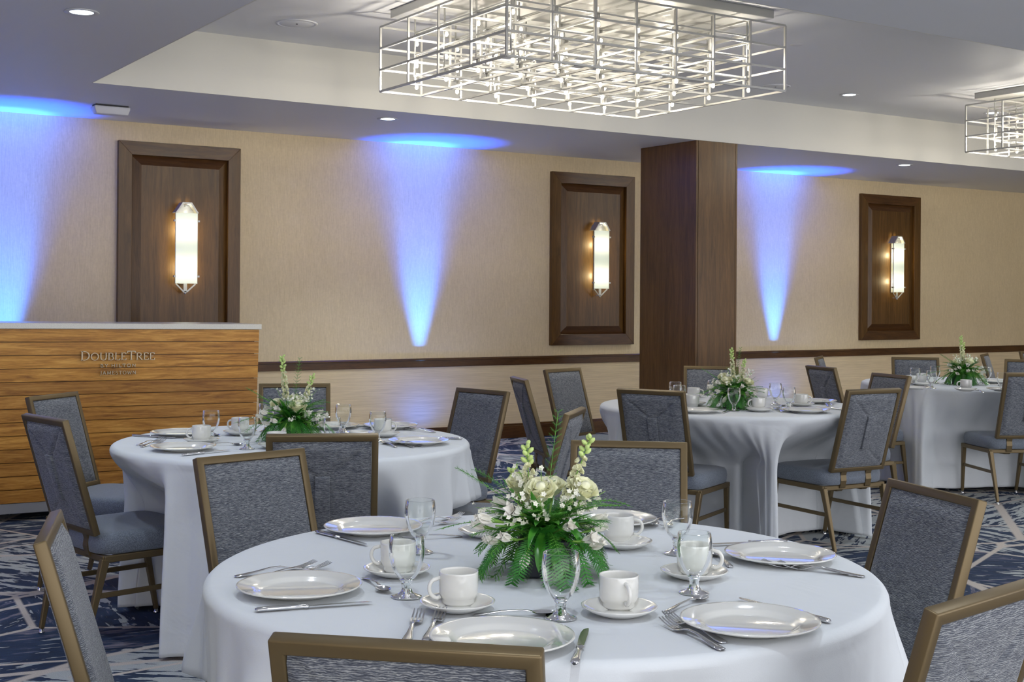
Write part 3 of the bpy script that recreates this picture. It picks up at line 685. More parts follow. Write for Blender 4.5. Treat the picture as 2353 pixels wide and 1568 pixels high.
for k in CH:
    loc, rz = chair_pose(k)
    if chair0 is None: chair0 = make_chair(); c = chair0; c.location = loc; c.rotation_euler = (0, 0, rz)
    else: c = dup(chair0, loc=loc, rz=rz)
    tag(c, CLAB[k], 'chair', 'bronze framed banquet chairs')

def sstep(a, b, x):      # a may be larger than b
    t = max(0.0, min(1.0, (x-a)/(b-a))); return t*t*(3-2*t)
TLAB = {'1': 'front round table', '2': 'left rear round table near the counter', '3': 'middle round table before the pillar', '4': 'far right round table near the wall'}
for ti, (tk, (tx, ty)) in enumerate(TABLES.items()):
    rr = random.Random(40+ti)
    t = empty('round_table', (tx, ty, 0)); tag(t, 'folding banquet table hidden under the cloth of the '+TLAB[tk], 'table', 'round banquet tables')
    MB().lathe([(0.0001, TZ-0.026), (0.750, TZ-0.026), (0.755, TZ-0.020), (0.755, TZ-0.008), (0.750, TZ-0.004), (0.0001, TZ-0.004)], 64).build('tabletop', M['walnut_h'], t)
    for s in (-1, 1):
        for q in (-1, 1):
            MB().tube([(s*0.10, q*0.09, TZ-0.03), (s*0.16, q*0.14, 0.0)], 0.014, 8).build('leg', M['dark'], t)
    ph = [rr.uniform(0, 2*PI) for _ in range(6)]
    chs = []
    for k, v in CH.items():
        if v[3] != tk: continue
        loc, rz = chair_pose(k); f = Vector((math.cos(rz+PI/2), math.sin(rz+PI/2))); rg = Vector((math.cos(rz), math.sin(rz)))
        chs.append((Vector((loc[0]-tx, loc[1]-ty)), f, rg, {'E': (0.34, 0.50), 'K': (0.44, 0.44), 'B': (0.44, 0.44), 'A': (0.42, 0.42), 'M': (0.36, 0.56), 'N': (0.56, 0.34), 'T': (0.56, 0.34)}.get(k, (0.40, 0.40)), (0.54, 0.44) if k in 'KABWX' else (0.75, 0.44)))
    NU, ND = 432, 46
    RT = 0.757
    vs = []; fs = []
    rings = [0.0, 0.25, 0.5, 0.65, 0.72, 0.745]
    def wave(th):
        w = 0.50*math.sin(9*th+ph[0]+0.9*math.sin(3*th+ph[1]))+0.30*math.sin(17*th+ph[2]+1.4*math.sin(2*th+ph[3]))
        m1 = 0.5+0.5*math.sin(3*th+ph[5]); m2 = 0.5+0.5*math.sin(4*th+ph[0]+1.3)
        a = math.sin(31*th+ph[4]+2.2*math.sin(3*th+ph[2])); b = math.sin(53*th+ph[1]+2.5*math.sin(5*th+ph[4]))
        return w+0.34*m1*(a if a > 0 else a*0.45)+0.20*m2*b
    prof = []
    for q in rings: prof.append((q, TZ, 0.0))
    for i in range(1, 6):
        an = i/5*PI/2; prof.append((RT-0.012+0.022*math.sin(an)-0.002, TZ-0.022+0.022*math.cos(an), 0.0))
    hem = {'1': 0.010, '2': 0.008, '3': 0.014, '4': 0.030}[tk]
    for i in range(1, ND+1):
        d = i/ND; prof.append((0, TZ-0.022-(TZ-0.022-hem)*d, d))
    for j, (rad, z, d) in enumerate(prof):
        for i in range(NU):
            th = 2*PI*i/NU
            if d == 0:
                x, y = rad*math.cos(th), rad*math.sin(th)
                zz = z
            else:
                w = wave(th); amp = 0.009+0.044*sstep(0, 0.30, d)+0.022*d
                ra = RT+0.006+0.016*sstep(0, 1, d) + amp*w + 0.006*d*math.sin(41*th+ph[5])
                x, y = ra*math.cos(th), ra*math.sin(th)
                zz = z + (0.010*math.sin(5*th+ph[1]) + 0.012*max(0, math.sin(3*th+ph[3])))*d*d*0.8
                for (o, f, rg, wlr, zr) in chs:
                    q = Vector((x, y))-o; lx, ly = q.dot(rg), q.dot(f)
                    if ly > 1.2: continue
                    m = sstep(zr[0], zr[1], z)
                    wx = wlr[0] if lx < 0 else wlr[1]; lat = 1-sstep(max(0.225, wx-0.17), wx, abs(lx)); tgt = 0.318+0.02*math.cos(lx*9)+0.010*math.sin(lx*34+ph[2])*(1-0.3*m)
                    if ly < tgt and ly > -0.9:
                        k2 = (tgt-ly)*m*lat; x += f.x*k2; y += f.y*k2
                zz = max(zz, 0.004)
            vs.append((x, y, zz))
    nP = len(prof)
    for j in range(1, nP-1):
        for i in range(NU):
            a = j*NU+i; b = j*NU+(i+1) % NU; fs.append((a, a+NU, b+NU, b))
    fs.append(tuple(NU+i for i in range(NU)))
    vs2 = vs[NU:]; fs = [tuple(i-NU for i in f) for f in fs]
    c = MB().add(vs2, fs, True).build('tablecloth', M['linen']); c.location = (tx, ty, 0)
    so = c.modifiers.new('thick', 'SOLIDIFY'); so.thickness = 0.002; so.offset = -1
    tag(c, 'white cloth draped to the carpet over the '+TLAB[tk], 'tablecloth', 'white round tablecloths')

# ------------------------------------------------------------------ tableware prototypes
TT = TZ+0.0012
def proto_plate():
    P = [(0.0001, 0.004), (0.078, 0.004), (0.086, 0.006), (0.092, 0.011), (0.100, 0.0135), (0.126, 0.0185), (0.1305, 0.0195), (0.1315, 0.0180), (0.128, 0.0150), (0.100, 0.0085), (0.080, 0.002), (0.078, 0.0), (0.070, 0.0), (0.068, 0.0015), (0.0001, 0.0015)]
    return MB().lathe(P, 72).build('dinner_plate', M['china'])
def proto_saucer():
    P = [(0.0001, 0.0045), (0.026, 0.0045), (0.028, 0.0035), (0.033, 0.0045), (0.052, 0.010), (0.068, 0.0175), (0.0735, 0.0195), (0.0752, 0.0190), (0.075, 0.0172), (0.058, 0.0075), (0.040, 0.001), (0.038, 0.0), (0.034, 0.0), (0.033, 0.001), (0.0001, 0.001)]
    return MB().lathe(P, 64).build('saucer', M['china'])
def proto_cup():
    P = [(0.0001, 0.006), (0.027, 0.0065), (0.033, 0.012), (0.0365, 0.022), (0.0372, 0.040), (0.0372, 0.062), (0.0378, 0.0645), (0.0388, 0.0655), (0.0398, 0.0648), (0.0400, 0.062), (0.0400, 0.036), (0.0392, 0.022), (0.0360, 0.0135), (0.0335, 0.0115), (0.0330, 0.004), (0.0310, 0.0), (0.0285, 0.0), (0.0275, 0.002), (0.0001, 0.002)]
    c = MB().lathe(P, 56).build('coffee_cup', M['china'])
    h = MB(); pts = []
    for i in range(13):
        t = i/12; an = R(62)-R(150)*t; pts.append((0.0395+0.0225*max(0.0, math.cos(an*0.98))-0.003*(t > 0.95), 0, 0.034+0.021*math.sin(an)))
    pts[0] = (0.0385, 0, 0.0545); pts[-1] = (0.0385, 0, 0.0165)
    h.tube([Vector(p) for p in pts], 0.0042, 10); h.build('handle', M['china'], c)
    return c
def proto_glass():
    r = empty('water_goblet'); H0 = 0.128
    bowl = [(0.0001, 0.040), (0.012, 0.041), (0.0205, 0.048), (0.0275, 0.060), (0.0330, 0.076), (0.0362, 0.092), (0.0365, 0.100), (0.0355, 0.113), (0.0335, 0.1265), (0.0340, 0.1282), (0.0348, 0.1275), (0.0368, 0.113), (0.0380, 0.098), (0.0374, 0.088), (0.0340, 0.071), (0.0285, 0.056), (0.0215, 0.044), (0.0150, 0.0375)]
    MB().lathe(bowl, 48).build('bowl', M['glassthin'], r)
    st = [(0.0001, 0.0395), (0.011, 0.0385), (0.0150, 0.0372), (0.0125, 0.033), (0.0102, 0.0295), (0.0118, 0.0275), (0.0102, 0.0255), (0.0098, 0.018), (0.0120, 0.012), (0.0165, 0.0075), (0.026, 0.0035), (0.0315, 0.0022), (0.0322, 0.0010), (0.0315, 0.0), (0.0001, 0.0)]
    MB().lathe(st, 48).build('stem', M['glass'], r)
    return r
def lofty(secs_):  # (y, half width, z centre, thickness)
    secs = []
    for y, w, z, t in secs_:
        secs.append([(-w, y, z-t*0.1), (-w*0.6, y, z-t/2), (w*0.6, y, z-t/2), (w, y, z-t*0.1), (w, y, z+t*0.15), (w*0.6, y, z+t/2), (-w*0.6, y, z+t/2), (-w, y, z+t*0.15)])
    return secs
def proto_fork():
    mb = MB()
    mb.loft(lofty([(-0.100, 0.004, 0.0015, 0.002), (-0.096, 0.009, 0.002, 0.003), (-0.080, 0.0095, 0.003, 0.003), (-0.050, 0.0060, 0.006, 0.003), (-0.015, 0.0033, 0.011, 0.0032), (0.012, 0.0030, 0.011, 0.0034), (0.024, 0.0045, 0.0085, 0.003), (0.032, 0.0100, 0.0055, 0.0022), (0.044, 0.0122, 0.0035, 0.0020), (0.052, 0.0125, 0.0035, 0.0018)]), smooth=True)
    f = mb.build('fork', M['steel'])
    tn = MB()
    for i in range(4):
        x = (i-1.5)*0.0068
        secs = []
        for y, w, z in ((0.050, 0.0021, 0.0035), (0.065, 0.0018, 0.005), (0.085, 0.0016, 0.0095), (0.100, 0.0007, 0.015)):
            secs.append([(x-w, y, z-0.0008), (x+w, y, z-0.0008), (x+w, y, z+0.0008), (x-w, y, z+0.0008)])
        MB().loft(secs).build('tine', M['steel'], f)
    return f
def proto_knife():
    k = MB().loft(lofty([(-0.118, 0.003, 0.004, 0.005), (-0.113, 0.0075, 0.0045, 0.007), (-0.09, 0.0078, 0.0045, 0.008), (-0.05, 0.0060, 0.0045, 0.008), (-0.022, 0.0050, 0.0045, 0.0075), (-0.019, 0.0075, 0.0045, 0.009), (-0.014, 0.0075, 0.0045, 0.009), (-0.011, 0.0050, 0.0045, 0.0065)]), smooth=True).build('knife', M['steel'])
    secs = []
    for y, x0, x1 in ((-0.012, -0.004, 0.004), (0.0, -0.007, 0.006), (0.04, -0.0085, 0.006), (0.085, -0.0085, 0.0058), (0.108, -0.006, 0.0045), (0.117, -0.001, 0.003)):
        secs.append([(x0, y, 0.0042), (x1, y, 0.0036), (x1, y, 0.0054), (x0, y, 0.0048)])
    MB().loft(secs).build('blade', M['steel'], k)
    return k
def proto_spoon():
    s = MB().loft(lofty([(-0.080, 0.003, 0.0015, 0.002), (-0.076, 0.0075, 0.002, 0.0028), (-0.060, 0.0070, 0.004, 0.0028), (-0.025, 0.0032, 0.0085, 0.003), (0.015, 0.0025, 0.0105, 0.003), (0.030, 0.0035, 0.0085, 0.0028), (0.036, 0.006, 0.0075, 0.002)]), smooth=True).build('teaspoon', M['steel'])
    b = MB()
    def fn(u, v, off):
        an = 2*PI*u; k = v; x = 0.0155*math.cos(an)*k; y = 0.058+0.024*math.sin(an)*k
        return (x, y, 0.0075-0.0065*(1-k*k)+off)
    b.grid(24, 6, lambda u, v: fn(u, v, 0.0), closeu=True); b.grid(24, 6, lambda u, v: fn(1-u, v, -0.0009), closeu=True)
    b.build('bowl', M['steel'], s)
    return s
PR = {}
MK = {'plate': proto_plate, 'saucer': proto_saucer, 'cup': proto_cup, 'glass': proto_glass, 'fork': proto_fork, 'knife': proto_knife, 'spoon': proto_spoon}
CATN = {'plate': 'plate', 'saucer': 'saucer', 'cup': 'cup', 'glass': 'glass', 'fork': 'fork', 'knife': 'knife', 'spoon': 'spoon'}
GRP = {'plate': 'dinner plates', 'saucer': 'saucers under the cups', 'cup': 'coffee cups', 'glass': 'water goblets', 'fork': 'dinner forks', 'knife': 'dinner knives', 'spoon': 'teaspoons'}
def put(kind, x, y, z, rz, label):
    if kind not in PR: PR[kind] = MK[kind](); o = PR[kind]; o.location = (x, y, z); o.rotation_euler = (0, 0, rz)
    else: o = dup(PR[kind], loc=(x, y, z), rz=rz)
    tag(o, label, CATN[kind], GRP[kind]); return o
def plate(px, py, label): p = at(px, py, TZ+0.020); return put('plate', p.x, p.y, TT, 0, label)
def saucer(px, py, label): p = at(px, py, TZ+0.020); return put('saucer', p.x, p.y, TT, 0, label)
def cup(px, py, handle, label, saucerpx=None):      # px, py: middle of the rim; handle: pixel angle of the handle in degrees (0 right, 90 away)
    p = at(px, py, TT+0.0045+0.0655); a = R(handle)-YAW
    return put('cup', p.x, p.y, TT+0.0045, a, label)
def glass(px, py, label, foot=False): p = at(px, py, TT+(0.0 if foot else 0.128)); return put('glass', p.x, p.y, TT, 0, label)
def cut(kind, p0, p1, label):                      # p0: handle end, p1: tip
    a = at(p0[0], p0[1], TZ+0.004); b = at(p1[0], p1[1], TZ+0.004); m = (a+b)/2; d = b-a
    return put(kind, m.x, m.y, TT, math.atan2(d.y, d.x)-PI/2, label)

# front table
plate(1154, 1457, 'white dinner plate partly hidden by the nearest chair back')
plate(688, 1341, 'white dinner plate at the left of the front table, two fork tips behind it')
plate(858, 1206, 'white dinner plate at the rear left of the front table, reflecting blue')
plate(1400, 1188, 'white dinner plate behind a cup at the back of the front table')
plate(1792, 1269, 'white dinner plate at the right rear of the front table, two forks before it')
plate(1723, 1421, 'white dinner plate at the right front of the front table')
saucer(1051, 1380, 'saucer on the front table before the left side of the flowers')
saucer(1423, 1391, 'saucer on the front table right of the nearest goblet')
saucer(912, 1303, 'saucer on the front table behind the left goblet')
saucer(1595, 1309, 'saucer on the front table behind the right goblet')
saucer(1430, 1241, 'saucer on the front table at the rear right of the flowers')
saucer(1118, 1216, 'saucer on the front table behind the left side of the flowers')
cup(1054, 1312, 200, 'white cup with handle to the left, before the front table flowers')
cup(1422, 1320, 285, 'white cup with handle toward us, right of the nearest goblet')
cup(915, 1245, 172, 'white cup seen through the left goblet of the front table')
cup(1596, 1250, 345, 'white cup seen through the right goblet of the front table')
cup(1421, 1183, 5, 'white cup behind the front table flowers on the right')
cup(1135, 1171, 120, 'white cup behind the front table flowers on the left')
glass(1288, 1421, 'nearest goblet, standing right before the front table flowers', True)
glass(934, 1372, 'goblet on the front table at left, a cup behind it', True)
glass(965, 1270, 'goblet at the rear left of the front table, before the forks', True)
glass(1595, 1363, 'goblet on the front table at right, a saucer behind it', True)
glass(1556, 1273, 'goblet at the rear right of the front table', True)
cut('fork', (922, 1496), (973, 1397), 'outer fork left of the plate at the nearest chair')
cut('fork', (968, 1492), (1024, 1393), 'inner fork touching the plate at the nearest chair')
cut('knife', (1318, 1532), (1350, 1443), 'knife right of the plate at the nearest chair')
cut('spoon', (1120, 1412), (1243, 1411), 'teaspoon behind the nearest plate, its tip by the nearest goblet')
cut('knife', (584, 1404), (857, 1385), 'knife lying before the left plate of the front table')
cut('fork', (527, 1326), (736, 1299), 'rear left fork behind the left plate of the front table')
cut('fork', (562, 1330), (769, 1302), 'fork whose tines show behind the left plate, right one of two')
cut('spoon', (838, 1328), (885, 1360), 'teaspoon between the left plate and left goblet of the front table')
cut('knife', (718, 1220), (853, 1256), 'knife before the rear left plate of the front table')
cut('fork', (938, 1205), (1058, 1188), 'rear fork of two at the back left of the front table')
cut('fork', (925, 1216), (1052, 1198), 'front fork of two at the back left of the front table')
cut('spoon', (1037, 1233), (950, 1238), 'teaspoon lying beside the rear left goblet of the front table')
cut('fork', (1540, 1178), (1482, 1222), 'left fork of two right of the rear plate of the front table')
cut('fork', (1578, 1184), (1512, 1222), 'right fork of two behind the rear right goblet')
cut('knife', (1780, 1246), (1640, 1252), 'knife behind the right rear plate of the front table')
cut('fork', (1950, 1318), (1752, 1298), 'rear fork before the right rear plate of the front table')
cut('fork', (1981, 1324), (1795, 1302), 'front fork before the right rear plate, reaching nearest the table edge')
cut('spoon', (1684, 1306), (1632, 1268), 'teaspoon resting beside the cup behind the right goblet')
cut('fork', (1703, 1493), (1500, 1404), 'rear fork of two left of the right front plate')
cut('fork', (1698, 1509), (1494, 1418), 'front fork of two left of the right front plate')
cut('knife', (1914, 1432), (1692, 1375), 'knife running behind the right front plate of the front table')
cut('spoon', (1526, 1408), (1625, 1372), 'teaspoon before the foot of the right goblet')
# left rear table
plate(421, 1024, 'white dinner plate at the near left of the left rear table')
plate(414, 991, 'white dinner plate at the far left of the left rear table')
plate(962, 1010, 'white dinner plate at the near right of the left rear table')
plate(897, 975, 'white dinner plate at the far right of the left rear table')
plate(762, 975, 'white dinner plate behind two goblets at the back of the left rear table')
plate(690, 1050, 'white dinner plate behind the dark chair back of the left rear table')
saucer(463, 1008, 'saucer at the left of the left rear table, between the two plates')
saucer(552, 990, 'saucer behind the goblet, left of the flowers on the left rear table')
saucer(880, 994, 'saucer at the right of the left rear table, behind a goblet')
saucer(635, 1020, 'saucer behind the dark chair back, near the left rear flowers')
saucer(822, 1014, 'saucer right of the left rear flowers, behind the dark chair back')
cup(463, 978, 190, 'white cup between two plates at the left of the left rear table')
cup(552, 960, 165, 'white cup with handle left, behind a goblet by the left rear flowers')
cup(880, 963, 350, 'white cup seen through the right goblet of the left rear table')
cup(636, 993, 270, 'white cup whose rim shows above the dark chair back')
cup(825, 991, 0, 'white cup low behind the corner of the dark chair back')
glass(485, 944, 'goblet behind the leftmost cup of the left rear table')
glass(568, 960, 'goblet left of the left rear flowers, nearest to them')
glass(612, 928, 'goblet half hidden behind the left of the left rear flowers')
glass(763, 960, 'goblet right of the left rear flowers, lower of two overlapping')
glass(789, 930, 'goblet right of the left rear flowers, taller of two overlapping')
glass(868, 946, 'goblet at the right of the left rear table with a cup behind')
cut('knife', (303, 1001), (405, 1007), 'knife before the far left plate of the left rear table')
cut('fork', (292, 1028), (392, 1007), 'rear fork of two at the left edge of the left rear table')
cut('fork', (300, 1032), (400, 1010), 'front fork of two at the left edge of the left rear table')
cut('knife', (418, 1047), (528, 1035), 'knife before the near left plate of the left rear table')
cut('spoon', (490, 1021), (540, 1022), 'teaspoon right of the near left plate of the left rear table')
cut('spoon', (470, 992), (508, 1004), 'teaspoon resting by the leftmost cup of the left rear table')
cut('fork', (1003, 990), (918, 983), 'rear fork before the far right plate of the left rear table')
cut('fork', (1006, 994), (922, 986), 'front fork before the far right plate of the left rear table')
cut('knife', (1056, 1009), (955, 1004), 'knife whose handle passes right of the near right plate, left rear table')
cut('fork', (966, 1031), (885, 1014), 'rear fork before the near right plate of the left rear table')
cut('fork', (990, 1029), (896, 1012), 'fork nearest the near right plate of the left rear table')
cut('spoon', (915, 1029), (876, 1017), 'teaspoon beside the dark chair back on the left rear table')
cut('knife', (838, 980), (790, 982), 'knife behind the low cup on the left rear table')
# middle table
plate(1600, 940, 'white dinner plate at the near left of the middle table')
plate(1852, 940, 'white dinner plate at the near right of the middle table')
plate(1872, 919, 'white dinner plate at the right rear of the middle table')
saucer(1593, 925, 'saucer at the left of the middle table, behind the dark chair back')
saucer(1744, 938, 'saucer in the middle of the middle table, right of the centre goblet')
saucer(1842, 926, 'saucer at the right of the middle table, between goblet and plate')
saucer(1592, 906, 'saucer at the far left of the middle table')
cup(1594, 891, 0, 'white cup with handle right, rear one of two at the left of the middle table')
cup(1591, 908, 180, 'white cup, nearer of two at the left of the middle table')
cup(1743, 914, 190, 'white cup right of the centre goblet of the middle table')
cup(1841, 906, 0, 'white cup with handle right behind the right goblets, middle table')
cup(1750, 892, 0, 'white cup behind the flowers of the middle table')
glass(1552, 878, 'goblet at far left of the middle table, rear of two')
glass(1561, 886, 'goblet at far left of the middle table, nearer of two')
glass(1640, 874, 'goblet hidden behind the flowers of the middle table')
glass(1687, 892, 'goblet standing right before the flowers of the middle table')
glass(1782, 881, 'taller looking goblet of two right of the middle table flowers')
glass(1813, 890, 'goblet just before the cup at the right of the middle table')
cut('spoon', (1652, 936), (1672, 932), 'teaspoon left of the centre goblet of the middle table')
cut('knife', (1664, 948), (1680, 942), 'knife tip near the table edge before the centre goblet')
cut('fork', (1768, 945), (1744, 933), 'left fork before the centre saucer of the middle table')
cut('fork', (1806, 950), (1772, 936), 'middle fork before the near right plate of the middle table')
cut('fork', (1836, 950), (1790, 944), 'right fork touching the near right plate of the middle table')
cut('fork', (1909, 935), (1884, 926), 'left fork of two before the right rear plate, middle table')
cut('fork', (1917, 932), (1891, 924), 'right fork of two before the right rear plate, middle table')
cut('spoon', (1785, 938), (1805, 931), 'teaspoon between the two right goblets of the middle table')
cut('knife', (1930, 941), (1885, 936), 'knife right of the near right plate of the middle table')
# far table
plate(2094, 889, 'white dinner plate at the left of the far table')
plate(2312, 893, 'white dinner plate at the near right of the far table')
plate(2292, 875, 'white dinner plate at the right rear of the far table')
saucer(2219, 893, 'saucer before the flowers of the far table')
saucer(2117, 880, 'saucer at the left of the far table behind the goblets')
cup(2220, 873, 175, 'white cup with handle left before the flowers of the far table')
cup(2118, 858, 0, 'white cup behind the goblets at the left of the far table')
cup(2094, 863, 180, 'white cup nearest the gold chair corner on the far table')
glass(2103, 846, 'goblet at the far left of the far table')
glass(2141, 852, 'goblet nearest the edge at the left of the far table')
glass(2149, 842, 'goblet behind the nearest one at the left of the far table')
glass(2267, 844, 'goblet in the greenery right of the far table flowers')
glass(2303, 857, 'goblet touching the edge of the rightmost chair back')
cut('fork', (2110, 896), (2128, 890), 'left fork of two at the left of the far table')
cut('fork', (2140, 897), (2122, 884), 'right fork of two at the left of the far table')
cut('fork', (2260, 902), (2240, 897), 'fork before the near right plate of the far table')
cut('knife', (2300, 887), (2285, 885), 'knife near the right rear plate of the far table')

# ------------------------------------------------------------------ flower arrangements
def petal_mesh(name, L, Wd, cupd, curl, mt, tipw=0.35, nu=5, nv=6):
    def fn(u, v):
        w = Wd*(math.sin(PI*min(1, v*0.9+0.1))**0.7)*(1-(1-tipw)*max(0, v-0.75)*4*0.6); x = (u-0.5)*w
        return (x, L*v*(1-0.12*v) - curl*v**3*0.4*L, cupd*((u-0.5)*2)**2*math.sin(PI*v)*0.6 + L*0.10*math.sin(PI*v) + curl*L*v*v*v*0.0)
    return MB().grid(nu, nv, fn).mesh(name, mt)
PM = {}
def pm(kind):
    if kind in PM: return PM[kind]
    if kind == 'rose_petal': m = petal_mesh('petal', 0.034, 0.040, 0.016, 0.3, M['rose'], 0.8, 7, 8)
    elif kind == 'lily_petal': m = petal_mesh('petal', 0.046, 0.018, 0.008, 0.12, M['lily'], 0.15, 7, 9)
    elif kind == 'stock_petal': m = petal_mesh('floret', 0.014, 0.018, 0.008, 0.0, M['rose'], 0.9, 4, 4)
    elif kind == 'bud': m = MB().lathe([(0.0001, 0), (0.0035, 0.002), (0.0052, 0.007), (0.004, 0.0125), (0.0001, 0.016)], 8).mesh('bud', M['bud'])
    elif kind == 'wax':
        mb = MB()
        for k in range(5):
            a = 2*PI*k/5; c, s = math.cos(a), math.sin(a)
            mb.add([(0, 0, 0), (c*0.003-s*0.0022, s*0.003+c*0.0022, 0.001), (c*0.0055, s*0.0055, 0.0018), (c*0.003+s*0.0022, s*0.003-c*0.0022, 0.001)], [(0, 1, 2, 3)], True)
        mb.lathe([(0.0001, 0.0015), (0.0014, 0.001), (0.0016, 0.0), (0.0008, -0.003), (0.0001, -0.003)], 6)
        m = mb.mesh('wax_blossom', M['wax'])
    PM[kind] = m; return m
def aim(d, roll=0.0):
    q = Vector(d).normalized().to_track_quat('Z', 'Y'); return (q @ Matrix.Rotation(roll, 4, 'Z').to_quaternion()).to_euler()
def curvepts(p0, d0, L, droop, n=10, side=0.0):
    p = Vector(p0); d = Vector(d0).normalized(); pts = [p.copy()]; sd = d.cross(Vector((0, 0, 1)))
    for i in range(n):
        d = (d + Vector((0, 0, -droop/n)) + sd*(side/n)).normalized(); p = p+d*(L/n); pts.append(p.copy())
    return pts
def limit(pts, zmin):
    return [Vector((p.x, p.y, max(p.z, zmin))) for p in pts]
def fern(par, p0, d0, L, droop, W, rr, mt='fern', zmin=0.008):
    N_ = 24; pts = limit(curvepts(p0, d0, L, droop, N_), zmin); mb = MB(); mb.tube(pts, 0.0011, 4)
    for i in range(3, N_+1):
        p = pts[i]; d = (pts[i]-pts[i-1]); d = d.normalized() if d.length > 1e-6 else Vector((1, 0, 0))
        s = d.cross(Vector((0, 0, 1)))
        s = s.normalized() if s.length > 1e-4 else Vector((1, 0, 0)); t = i/N_; w = W*math.sin(PI*min(1, 0.25+0.75*(1-t)))*1.0
        for sg in (-1, 1):
            dd = (s*sg+d*0.55+Vector((0, 0, rr.uniform(-0.10, 0.05)))).normalized(); up = Vector((0, 0, 1))
            a = p; b = p+dd*w; wd = L/N_*0.70; n1 = d*wd*0.5
            mb.add([a-n1*0.7, a+n1*0.7, a+dd*w*0.5+n1*1.1, b, a+dd*w*0.5-n1*0.9], [(0, 4, 3, 2, 1)])
            for kk in (0.35, 0.62):          # toothed sides
                c = a+dd*w*kk; mb.add([c, c+d*wd*0.85*(1-kk*0.4)+dd*w*0.18, c+dd*w*0.17], [(0, 1, 2)])
    return mb.build('fern_frond', M[mt], par)
def plumosus(par, p0, d0, L, droop, W, rr, zmin=0.008):
    pts = limit(curvepts(p0, d0, L, droop, 18), zmin); mb = MB(); mb.tube(pts, 0.0009, 4)
    for i in range(3, 19):
        p = pts[i]; d = (pts[i]-pts[i-1]); d = d.normalized() if d.length > 1e-6 else Vector((1, 0, 0))
        s = d.cross(Vector((0, 0, 1))); s = s.normalized() if s.length > 1e-4 else Vector((1, 0, 0)); t = i/18; w = W*math.sin(PI*min(1, 0.2+0.8*(1-t)))
        for sg in (-1, 1):
            dd = (s*sg+d*0.7).normalized(); b = p+dd*w
            n = Vector((0, 0, 0.0005))
            mb.add([p+n, b, p-n, p+d*0.0006], [(0, 1, 2), (0, 3, 1)])
            for kk in range(1, 9):
                q = p+dd*w*kk/9
                for e in (-1, 1, 0):
                    td = (dd*0.6+d*e*0.8+Vector((0, 0, rr.uniform(-0.6, 0.7)))).normalized(); l = 0.007*(1-kk/14)
                    x = td.cross(Vector((0.3, 0.2, 1))).normalized()*0.0006
                    mb.add([q-x, q+x, q+td*l], [(0, 1, 2)])
    return mb.build('plumosus_frond', M['plumosus'], par)
def leaf(par, p0, d0, L, W, droop, rr):
    pts = curvepts(p0, d0, L, droop, 8); mb = MB(); secs = []
    for i, p in enumerate(pts):
        d = (pts[min(i+1, 8)]-pts[max(i-1, 0)]).normalized(); s = d.cross(Vector((0, 0, 1))); s = s.normalized() if s.length > 1e-4 else Vector((1, 0, 0))
        w = W*math.sin(PI*min(1.0, 0.08+0.92*i/8))**0.8/2; up = s.cross(d)
        secs.append([p-s*w+up*w*0.35, p, p+s*w+up*w*0.35])
    mb.loft(secs, close=False, smooth=True, caps=False)
    return mb.build('leaf', M['leaf'], par)
def rose(par, p, d, sc_, rr):
    r = mobj('rose', MB().lathe([(0.0001, -0.02), (0.004, -0.018), (0.006, -0.006), (0.010, 0.004), (0.012, 0.016), (0.008, 0.028), (0.0001, 0.031)], 12).mesh('rose', M['rose']), None, par, p, aim(d))
    r.scale = (sc_,)*3
    for ring, (n, tilt, rad, z, s) in enumerate(((3, 84, 0.006, 0.004, 0.75), (4, 76, 0.010, 0.000, 0.9), (5, 64, 0.012, -0.003, 1.02), (6, 46, 0.012, -0.007, 1.08))):
        for k in range(n):
            a = 2*PI*(k+0.37*ring)/n+rr.uniform(-0.1, 0.1)
            o = mobj('petal', pm('rose_petal'), None, r, (rad*math.cos(a), rad*math.sin(a), z)); o.rotation_euler = Matrix.Rotation(a-PI/2, 4, 'Z').to_3x3().to_4x4().to_euler()
            mt = Matrix.Rotation(a-PI/2, 4, 'Z') @ Matrix.Rotation(R(tilt), 4, 'X'); o.rotation_euler = mt.to_euler(); o.scale = (s*1.15,)*3
    return r
def lily(par, p, d, sc_, openness, rr):
    r = mobj('lily', MB().lathe([(0.0001, -0.022), (0.0022, -0.020), (0.0035, -0.004), (0.005, 0.004), (0.0001, 0.010)], 10).mesh('lily', M['stemg']), None, par, p, aim(d, rr.uniform(0, 6)))
    r.scale = (sc_,)*3
    for k in range(6):
        a = 2*PI*k/6; mt = Matrix.Rotation(a-PI/2, 4, 'Z') @ Matrix.Rotation(R(90-openness-(6 if k % 2 else 0)), 4, 'X')
        o = mobj('petal', pm('lily_petal'), None, r, (0.002*math.cos(a), 0.002*math.sin(a), 0)); o.rotation_euler = mt.to_euler()
    return r
def spike(par, p0, d0, L, rr, full=True):
    pts = curvepts(p0, d0, L, 0.08, 12); st = MB().tube(pts, 0.0022, 6, r1=0.0010).build('flower_spike', M['stemg'], par)
    n = int(L/0.0075)
    for i in range(n):
        t = 0.30+0.70*i/(n-1); q = pts[min(11, int(t*12))].lerp(pts[min(12, int(t*12)+1)], t*12-int(t*12) if t < 1 else 0)
        a = i*2.4; out = Vector((math.cos(a), math.sin(a), 0.35 if t < 0.7 else 0.9))
        if t < 0.74 and full:
            o = mobj('floret', FLO, None, st, q+out.normalized()*0.006, aim(out, rr.uniform(0, 6))); s = 1.15-0.45*t; o.scale = (s, s, s)
        else:
            o = mobj('bud', pm('bud'), None, st, q+out.normalized()*0.003, aim(out)); s = 1.25-0.6*(t-0.6); o.scale = (s, s, s)
    return st
